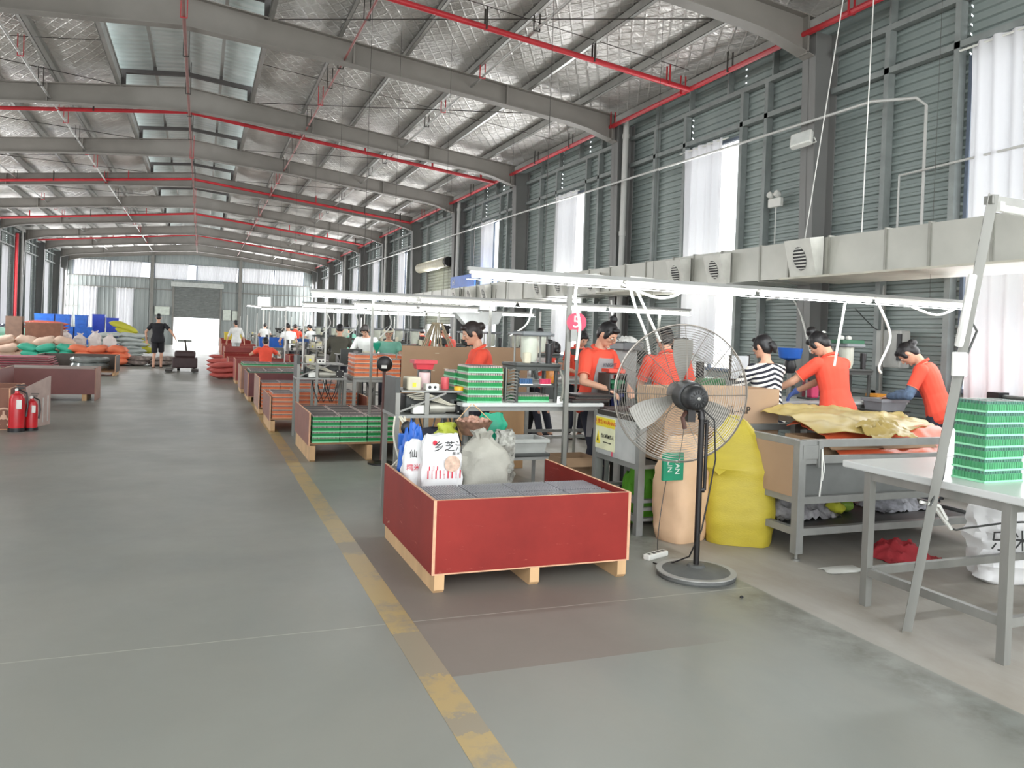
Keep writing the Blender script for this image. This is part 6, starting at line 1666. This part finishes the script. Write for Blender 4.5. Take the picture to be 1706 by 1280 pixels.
def person(label, loc, face, lean=8, nod=20, turn=0, hands=((-.16, .32, 1.0), (.16, .32, 1.0)), H=1.6, shirt=ORSHIRT, trousers=NAVY, male=False,
           bun=None, hair=HAIR, seated=False, sleeve=.55, vox=.009, feet=None, short=False, gloves=None, armcover=None, apron=None, cap=None, glasses=False, stride=0, shirtlen=.1, clip=False, barelegs=False, group=None, stoop=0):
    """one figure: face is the heading in degrees (0 looks along +Y, positive turns to +X)"""
    k = H / 1.6
    t = thing('person', label, 'person', (0, 0, 0), 0, group)
    wd = 1.08 if male else 1.0
    pz = (.5 if seated else .88) * k
    a = R(lean); U = Vector((0, math.sin(a), math.cos(a))); F = Vector((0, math.cos(a), -math.sin(a))); X = Vector((1, 0, 0))
    p0 = Vector((0, -.08 * math.sin(a), pz))
    def spine(s): # slight curvature
        b = R(stoop) * max(0, (s / .5)); return p0 + U * s * k + F * (math.sin(b) * s * .35 * k) - U * (1 - math.cos(b)) * s * .4 * k
    rings = [(-.12, .12, .085), (-.08, .155, .105), (0, .168, .118), (.08, .15, .105), (.17, .132, .096), (.27, .142, .102), (.36, .158, .108), (.42, .166, .1), (.455, .15, .086), (.485, .09, .066), (.51, .055, .055)]
    def torso(mb, g=0, s0=-.2, s1=.6, flare=0):
        rr = []
        for s, w, d in rings:
            if s < s0 or s > s1: continue
            c = spine(s); w = w * wd * k + g; d = d * k + g
            if flare and s < .05: w += flare * (.05 - s) * 3; d += flare * (.05 - s) * 3
            ring = []
            for i in range(18):
                q = 2 * PI * i / 18; ca, sa = math.cos(q), math.sin(q)
                ring.append(c + X * math.copysign(abs(ca) ** .85, ca) * w + F * math.copysign(abs(sa) ** .9, sa) * d)
            rr.append(ring)
        mb.loft(rr)
    sh = [spine(.43) + X * s * .165 * wd * k - Vector((0, 0, .005)) for s in (-1, 1)]
    l1, l2 = .275 * k, .235 * k
    body = MB(); torso(body, -.006)
    arms = []
    for i, s in enumerate((-1, 1)):
        tgt = Vector(hands[i]) * 1.0; tgt.z *= k
        el, wr = ik(sh[i], tgt, l1, l2, Vector((s * .75, -.35, -.75)))
        limb(body, sh[i], el, .047 * k, .036 * k); limb(body, el, wr, .037 * k, .025 * k)
        arms.append((sh[i], el, wr))
        hd = (wr - el).normalized(); hd = (hd + Vector((0, 0, -.25))).normalized()
        side = hd.cross(Vector((0, 0, 1))).normalized() * (1 if s > 0 else -1); nrm = side.cross(hd).normalized()
        if nrm.z > 0: nrm = -nrm
        pc = wr + hd * .045 * k
        Mh = Matrix((side, hd, nrm)).transposed()
        body.ell(pc, .038 * k, .05 * k, .016 * k, Mh, 10, 7)
        for j in range(4):
            off = (j - 1.5) * .0185 * k; L = (.062, .074, .07, .056)[j] * k
            b0 = pc + side * off + hd * .035 * k; b1 = b0 + hd * L * .5 + nrm * L * .15; b2 = b1 + hd * L * .32 + nrm * L * .38
            body.tube([b0, b1, b2], [.0092 * k, .0085 * k, .0075 * k], 7); body.ell(b2, .0078, .0078, .0078, nu=6, nv=5)
        b0 = pc - side * .03 * k; b1 = b0 - side * .018 * k + hd * .03 * k + nrm * .012; b2 = b1 + hd * .028 * k + nrm * .012
        body.tube([b0, b1, b2], [.0115 * k, .01 * k, .0085 * k], 7); body.ell(b2, .009, .009, .009, nu=6, nv=5)
    hips = [p0 + X * s * .088 * k for s in (-1, 1)]
    legs = []
    for i, s in enumerate((-1, 1)):
        if seated: kn = hips[i] + Vector((s * .05, .42 * k, -.02)); ft = Vector((kn.x, kn.y + .02, .08))
        else:
            f = s * stride; ft = Vector((s * .1, f, .075)) if not feet else Vector(feet[i])
            kn, ft = ik(hips[i], ft, .43 * k, .41 * k, Vector((0, 1, 0)))
        limb(body, hips[i], kn, .078 * k, .05 * k); limb(body, kn, ft, .05 * k, .034 * k)
        body.ell(kn.lerp(ft, .3) - Vector((0, .012, 0)), .05 * k, .052 * k, .1 * k, nu=10, nv=7)
        legs.append((hips[i], kn, ft))
        body.tube([ft + Vector((0, -.03, -.02)), ft + Vector((0, .06, -.045)), ft + Vector((0, .15, -.058))], [.036, .034, .02], 8); body.ell(ft + Vector((0, .13, -.055)), .036, .04, .016, nu=8, nv=6); body.ell(ft + Vector((0, -.03, -.03)), .034, .036, .034, nu=8, nv=6)
    # head
    na = R(lean + stoop * .7 + nod * .4); HU = Vector((0, math.sin(na), math.cos(na)))
    nb = spine(.49); nt = nb + HU * .085 * k
    limb(body, nb - HU * .03, nt, .05 * k, .045 * k)
    RH = Matrix.Rotation(R(-turn), 3, 'Z') @ Matrix.Rotation(-R(lean + stoop * .7 + nod), 3, 'X')
    hc = nt + RH @ Vector((0, .018, .085)) * k
    def hp(x, y, z): return hc + RH @ (Vector((x, y, z)) * k)
    body.ell(hc, .073 * k, .092 * k, .105 * k, RH, 18, 14)
    body.ell(hp(0, .025, -.055), .052 * k, .06 * k, .058 * k, RH, 14, 10)          # jaw
    body.tube([hp(0, .084, .02), hp(0, .1, -.012), hp(0, .104, -.022)], [.009, .013, .014], 8); body.ell(hp(0, .1, -.022), .015, .014, .011, RH, 8, 6)
    for s in (-1, 1): body.ell(hp(s * .075, -.005, -.005), .009 * k, .02 * k, .03 * k, RH, 8, 6); body.ell(hp(s * .035, .066, -.022), .022, .016, .018, RH, 8, 6)
    body.ell(hp(0, .083, -.052), .022, .012, .008, RH, 8, 6); body.ell(hp(0, .075, -.088), .02, .015, .014, RH, 8, 6)
    remesh(body, 'body', SKIN, t, vox * .85, 3)
    for s in (-1, 1):
        MB().ell(hp(s * .032, .081, .004), .013, .007, .006, RH, 8, 6).build('eye', WHITE, t, True)
        MB().ell(hp(s * .032, .086, .003), .006, .004, .0055, RH, 8, 6).build('iris', BLACK, t, True)
        MB().ell(hp(s * .032, .083, .024), .017, .006, .0035, RH, 8, 6).build('eyebrow', hair, t, True)
    MB().ell(hp(0, .092, -.052), .019, .006, .0055, RH, 10, 6).build('mouth', mat('lips', (176, 92, 88), .5), t, True)
    # hair
    h = MB()
    if hair is not None:
        h.ell(hp(0, -.014, .026), .082 * k, .094 * k, .094 * k, RH, 18, 12)
        h.ell(hp(0, -.045, -.015), .07 * k, .062 * k, .08 * k if not male else .06 * k, RH, 14, 10)
        if not male:
            for s in (-1, 1): h.ell(hp(s * .066, .028, .012), .018 * k, .03 * k, .05 * k, RH, 8, 8)
            h.ell(hp(0, .055, .078), .056 * k, .035 * k, .026 * k, RH, 12, 8)
        if bun == 'top': h.ell(hp(0, -.035, .142), .042, .04, .036, RH, 12, 8); h.tube([hp(0, -.03, .14), hp(.01, -.045, .18), hp(.03, -.03, .2)], [.03, .02, .008], 8)
        if bun == 'bigtop': h.ell(hp(0, -.03, .135), .056, .055, .05, RH, 14, 10)
        if bun == 'back': h.ell(hp(0, -.112, .03), .042, .036, .04, RH, 12, 8); h.ell(hp(.01, -.125, .02), .034, .03, .034, RH, 10, 8)
        if bun == 'low': h.tube([hp(0, -.1, .0), hp(0, -.13, -.05), hp(0, -.12, -.1)], [.04, .03, .012], 8)
        remesh(h, 'hair', hair, t, vox * .95, 2)
    if clip: MB().bev(-.03, .03, -.01, .01, 0, .012, .003, Matrix.Translation(hp(.03, -.1, .055)) @ RH.to_4x4() @ Matrix.Rotation(R(80), 4, 'X')).build('hair_clip', WHITE, t)
    if glasses:
        g = MB()
        for s in (-1, 1): g.tube([hp(s * .034 + .022 * math.cos(q * PI / 6), .1, .002 + .016 * math.sin(q * PI / 6)) for q in range(12)], .0016, 4, closed=True); g.tube([hp(s * .056, .1, .004), hp(s * .078, .0, .006)], .0016, 4)
        g.tube([hp(-.012, .1, .003), hp(.012, .1, .003)], .0016, 4); g.build('glasses', BLACKM, t)
    if cap is not None:
        c = MB(); RC = [hp(.086 * math.cos(q * PI / 10), .098 * math.sin(q * PI / 10) - .008, .045 + .01 * math.sin(q * PI / 10)) for q in range(20)]
        c.tube(RC, .018, 6, closed=True); c.build('headband', cap, t, True)
    # clothes
    c = MB(); torso(c, .014, -shirtlen - .02, .49, .05)
    for i in range(2):
        s_, e_, w_ = arms[i]; L = sleeve
        if L <= 1:
            q = s_.lerp(e_, L); c.tube([s_, s_.lerp(e_, L * .5), q], [.066 * k, .062 * k, .057 * k], 12); c.ell(s_, .068 * k, .066 * k, .066 * k, nu=12, nv=8)
        else:
            limb(c, s_, e_, .063 * k, .05 * k); q = e_.lerp(w_, L - 1); c.tube([e_, q], [.05 * k, .04 * k], 12); c.ell(e_, .05 * k, .05 * k, .05 * k)
    remesh(c, 'shirt', shirt, t, vox, 3)
    if shirt in (ORSHIRT,):
        cc = spine(.485); cr_ = MB()
        cr_.tube([cc + X * .072 * math.cos(q * PI / 8) + F * .068 * math.sin(q * PI / 8) + U * (.012 - .02 * math.sin(q * PI / 8)) for q in range(16)], .014, 7, closed=True).build('collar', ORSHIRT, t, True)
        hm = MB()
        for i in range(2):
            s_, e_, w_ = arms[i]; q = s_.lerp(e_, sleeve); d = (e_ - s_).normalized(); u = d.cross(Vector((0, 0, 1))).normalized(); v = u.cross(d)
            hm.tube([q + (u * math.cos(j * PI / 7) + v * math.sin(j * PI / 7)) * .058 * k for j in range(14)], .004, 5, closed=True)
        hm.build('sleeve_trim', mat('sleeve_trim', (236, 140, 110), .7), t, True)
    if armcover is not None:
        c = MB()
        for i in range(2):
            s_, e_, w_ = arms[i]; limb(c, s_.lerp(e_, .7), e_, .05 * k, .05 * k); limb(c, e_, w_, .052 * k, .034 * k)
        remesh(c, 'sleeve_cover', armcover, t, vox, 2)
    if gloves is not None:
        c = MB()
        for i in range(2):
            s_, e_, w_ = arms[i]; hd = (w_ - e_).normalized(); hd = (hd + Vector((0, 0, -.25))).normalized()
            side = hd.cross(Vector((0, 0, 1))).normalized() * (1 if i else -1); nrm = side.cross(hd).normalized()
            if nrm.z > 0: nrm = -nrm
            Mh = Matrix((side, hd, nrm)).transposed(); pc = w_ + hd * .045 * k
            c.ell(pc, .043 * k, .056 * k, .022 * k, Mh, 12, 8); c.tube([w_ - hd * .02, w_ + hd * .02], .033 * k, 10)
            for j in range(4):
                off = (j - 1.5) * .0185 * k; L = (.062, .074, .07, .056)[j] * k
                b0 = pc + side * off + hd * .03 * k; b1 = b0 + hd * L * .5 + nrm * L * .15; b2 = b1 + hd * L * .36 + nrm * L * .42
                c.tube([b0, b1, b2], [.0118 * k, .011 * k, .01 * k], 7); c.ell(b2, .0105, .0105, .0105, nu=6, nv=5)
            b0 = pc - side * .03 * k; b1 = b0 - side * .018 * k + hd * .03 * k + nrm * .012; b2 = b1 + hd * .03 * k + nrm * .012
            c.tube([b0, b1, b2], [.0145 * k, .0125 * k, .011 * k], 7); c.ell(b2, .0115, .0115, .0115, nu=6, nv=5)
        remesh(c, 'glove', gloves, t, vox * .8, 2)
    c = MB(); torso(c, .01, -.13, .06)
    for i in range(2):
        hp_, kn, ft = legs[i]
        if short: q = hp_.lerp(kn, .98); c.tube([hp_, q], [.098 * k, .085 * k], 12); c.ell(hp_, .095 * k, .1 * k, .09 * k)
        else: limb(c, hp_, kn, .093 * k, .066 * k); c.tube([kn, ft + Vector((0, 0, .02))], [.066 * k, .054 * k], 12)
    remesh(c, 'trousers', trousers, t, vox, 3)
    for i in range(2):
        ft = legs[i][2]; z = ft.z - .075
        MB().loft([[(ft.x + .042 * math.cos(q * PI / 8), ft.y + .05 + .125 * math.sin(q * PI / 8), z + zz) for q in range(16)] for zz in (.0, .018)]).build('shoe_sole', BLACK, t)
        if not short: MB().ell((ft.x, ft.y + .05, z + .03), .044, .125, .045, nu=12, nv=8).build('shoe', mat('dark_shoe', (50, 50, 56), .6), t, True)
        else: MB().tube([(ft.x - .04, ft.y + .09, z + .02), (ft.x, ft.y + .09, z + .055), (ft.x + .04, ft.y + .09, z + .02)], .01, 6).build('sandal_strap', mat('sandal_strap', (110, 120, 100), .6), t, True)
    if apron is not None:
        rr = []
        for s, w in ((.42, .1), (.36, .115), (.27, .13), (.12, .15), (0, .175), (-.12, .19), (-.3, .2)):
            cpt = spine(max(s, -.1)) + (Vector((0, 0, (s + .1) * k)) if s < -.1 else Vector((0, 0, 0)))
            rr.append([cpt + X * (w * (j / 4 - 1)) + F * ((.13 if s > .05 else .15) * k + .016 - .05 * (j / 4 - 1) ** 2) for j in range(9)])
        vs = [v for q in rr for v in q]; n = len(vs); vs += [v + F * .004 for v in vs]; m = 9
        fs = [(i * m + j, i * m + j + 1, (i + 1) * m + j + 1, (i + 1) * m + j) for i in range(len(rr) - 1) for j in range(m - 1)]
        ap = MB().add(vs, fs + [tuple(q + n for q in reversed(f)) for f in fs]).build('apron', apron, t, True)
        text('KNIGHT', 'lettering', mat('apron_print', (70, 72, 84), .7), .05, facing(spine(.36) + F * .158, F, U), t)
    t.location = loc; t.rotation_euler = (0, 0, -R(face))
    return t
WSH = mat('white_shirt_cloth', (226, 228, 226), .8); BLK = mat('black_tee_cloth', (34, 34, 38), .85); OLV = mat('dark_olive_cloth', (74, 72, 62), .85)
GLV = mat('blue_knit_glove', (84, 110, 176), .8); ACV = mat('grey_blue_sleeve_cover', (92, 112, 138), .7, 0, .3, 20, bump=.3); APR = mat('grey_apron', (150, 146, 146), .8, 0, .1, 12)
GRS = mat('pale_green_cloth', (120, 180, 160), .8); GHAIR = mat('dark_brown_hair', (40, 32, 30), .5)
def yawto(p, q): return math.degrees(math.atan2(q[0] - p[0], q[1] - p[1]))
person('woman in orange-red polo with big hair bun and blue gloves at the white bench', (5.62, 5.85, 0), -4, lean=14, nod=32, H=1.64, hands=((-.4, .44, 1.0), (-.05, .48, 1.0)), bun='bigtop', turn=-22, gloves=GLV, clip=True, vox=.008, sleeve=.7)
person('woman in an orange-red polo with grey-blue sleeve covers bending over a grey basin', (6.85, 5.78, 0), -32, lean=22, nod=36, H=1.62, hands=((-.12, .42, 1.0), (.14, .4, 1.02)), bun='back', armcover=ACV, vox=.008, sleeve=.7)
person('woman in a black and white striped top, turned away left of the blue bowl', (4.95, 6.02, 0), -2, lean=4, nod=12, H=1.54, hands=((-.26, .34, 1.0), (.1, .36, 1.0)), shirt=STRIPE, bun='low', turn=-15, vox=.008, sleeve=1.2)
person('woman with glasses and a tall hair knot in a grey lettered apron, looking down', (3.5, 6.72, 0), 160, lean=6, nod=30, H=1.63, turn=-10, hands=((-.12, .32, 1.02), (.2, .34, 1.02)), bun='top', apron=APR, glasses=True, vox=.007, sleeve=.75)
person('woman in an orange-red polo seen from behind through the wire cage of the tall fan', (4.08, 6.35, 0), 18, lean=12, nod=22, H=1.6, hands=((-.1, .36, 1.0), (.16, .36, 1.0)), bun='back', vox=.008, sleeve=.7)
person('woman in an orange-red polo in profile, looking left behind the five-high green tray stack', (2.6, 7.35, 0), -80, lean=8, nod=16, H=1.58, hands=((-.14, .36, 1.0), (.14, .36, 1.0)), bun='back', vox=.008, sleeve=.7, hair=GHAIR)
V2 = .012
person('person in white bending low over a machine on the second line', (4.5, 10.85, 0), 150, lean=48, nod=25, H=1.66, hands=((-.15, .5, 1.05), (.15, .5, 1.05)), shirt=WSH, trousers=BLK, bun='low', vox=V2, sleeve=1.7)
person('woman in orange-red turned away on the second line, just left of the red number sign', (4.75, 10.65, 0), -20, lean=8, nod=20, H=1.52, bun='bigtop', vox=V2)
person('woman in orange-red behind the woman in the grey apron', (5.15, 10.5, 0), 175, lean=10, nod=30, H=1.58, bun='back', vox=V2)
person('woman in orange-red with a pale cuff, turned left beyond the cardboard partition', (4.37, 14.3, 0), -40, lean=8, nod=20, H=1.6, bun='back', vox=V2)
person('man with a white headband facing the camera above the orange tray stacks', (3.18, 14.2, 0), 196, lean=6, nod=16, H=1.52, shirt=GRS, male=True, cap=mat('cream_band', (222, 214, 190), .7), vox=.01, glasses=True)
person('person in a white shirt bent over the third line, left of the headband man', (3.03, 15.4, 0), 205, lean=16, nod=30, H=1.6, shirt=WSH, vox=V2, sleeve=1.5, hair=GHAIR)
person('person in a dark olive jacket turned away beside the third line', (2.6, 16.1, 0), 10, lean=14, nod=10, H=1.56, shirt=OLV, vox=V2, sleeve=1.8, male=True)
person('worker in orange-red sitting with the back to the camera among the pallet boxes', (1.5, 20.3, 0), 0, lean=10, nod=18, H=1.55, seated=True, hands=((-.2, .3, .95), (.2, .3, .95)), vox=V2)
frame_bench('low wooden stool under the seated worker in orange-red', 1.32, 1.68, 20.12, 20.48, .4, WOOD, .03, .03, (.15,), name='low_stool', cat='stool')
person('person in white walking across the aisle far down the hall', (1.28, 32.3, 0), -20, lean=6, nod=6, H=1.62, shirt=WSH, trousers=mat('pale_trousers', (200, 206, 206), .8), stride=.2, vox=.014, sleeve=1.2, hands=((-.3, .2, .8), (.3, -.05, .82)))
person('man in a black tee and black shorts walking away, pulling the pallet jack', (-1.28, 28.0, 0), 4, lean=3, nod=8, H=1.7, male=True, shirt=BLK, trousers=mat('black_shorts', (38, 36, 40), .85), short=True, stride=.12, vox=V2, hands=((-.34, .02, .86), (.52, -.1, .93)), sleeve=.7)
person('person in white leaning over a machine, seen through the top of the fan cage', (5.75, 8.2, 0), -70, lean=26, nod=30, H=1.6, shirt=WSH, vox=V2, sleeve=1.5, bun='low')
rs = random.Random(3)
for k, (x, y) in enumerate(((2.5, 24.6), (3.3, 30.6), (4.3, 24.7), (2.7, 37.6), (5.2, 19.4), (3.9, 30.4))):
    person(['worker in white at the sixth line nearest the aisle', 'worker in orange-red at the seventh line nearest the aisle', 'worker in grey-green in the middle of the sixth line', 'worker in white at the eighth line', 'worker in orange-red at the wall side of the fifth line', 'worker in white in the middle of the seventh line'][k], (x, y, 0), rs.uniform(-40, 40), lean=12, nod=26, H=1.58, shirt=(WSH, ORSHIRT, GRS)[(0, 1, 2, 0, 1, 0)[k]], vox=.018, bun='low')
# black cap of the striped woman is modelled as her tied-up hair net
for q in (tg, to, td, ts): drop(*q)
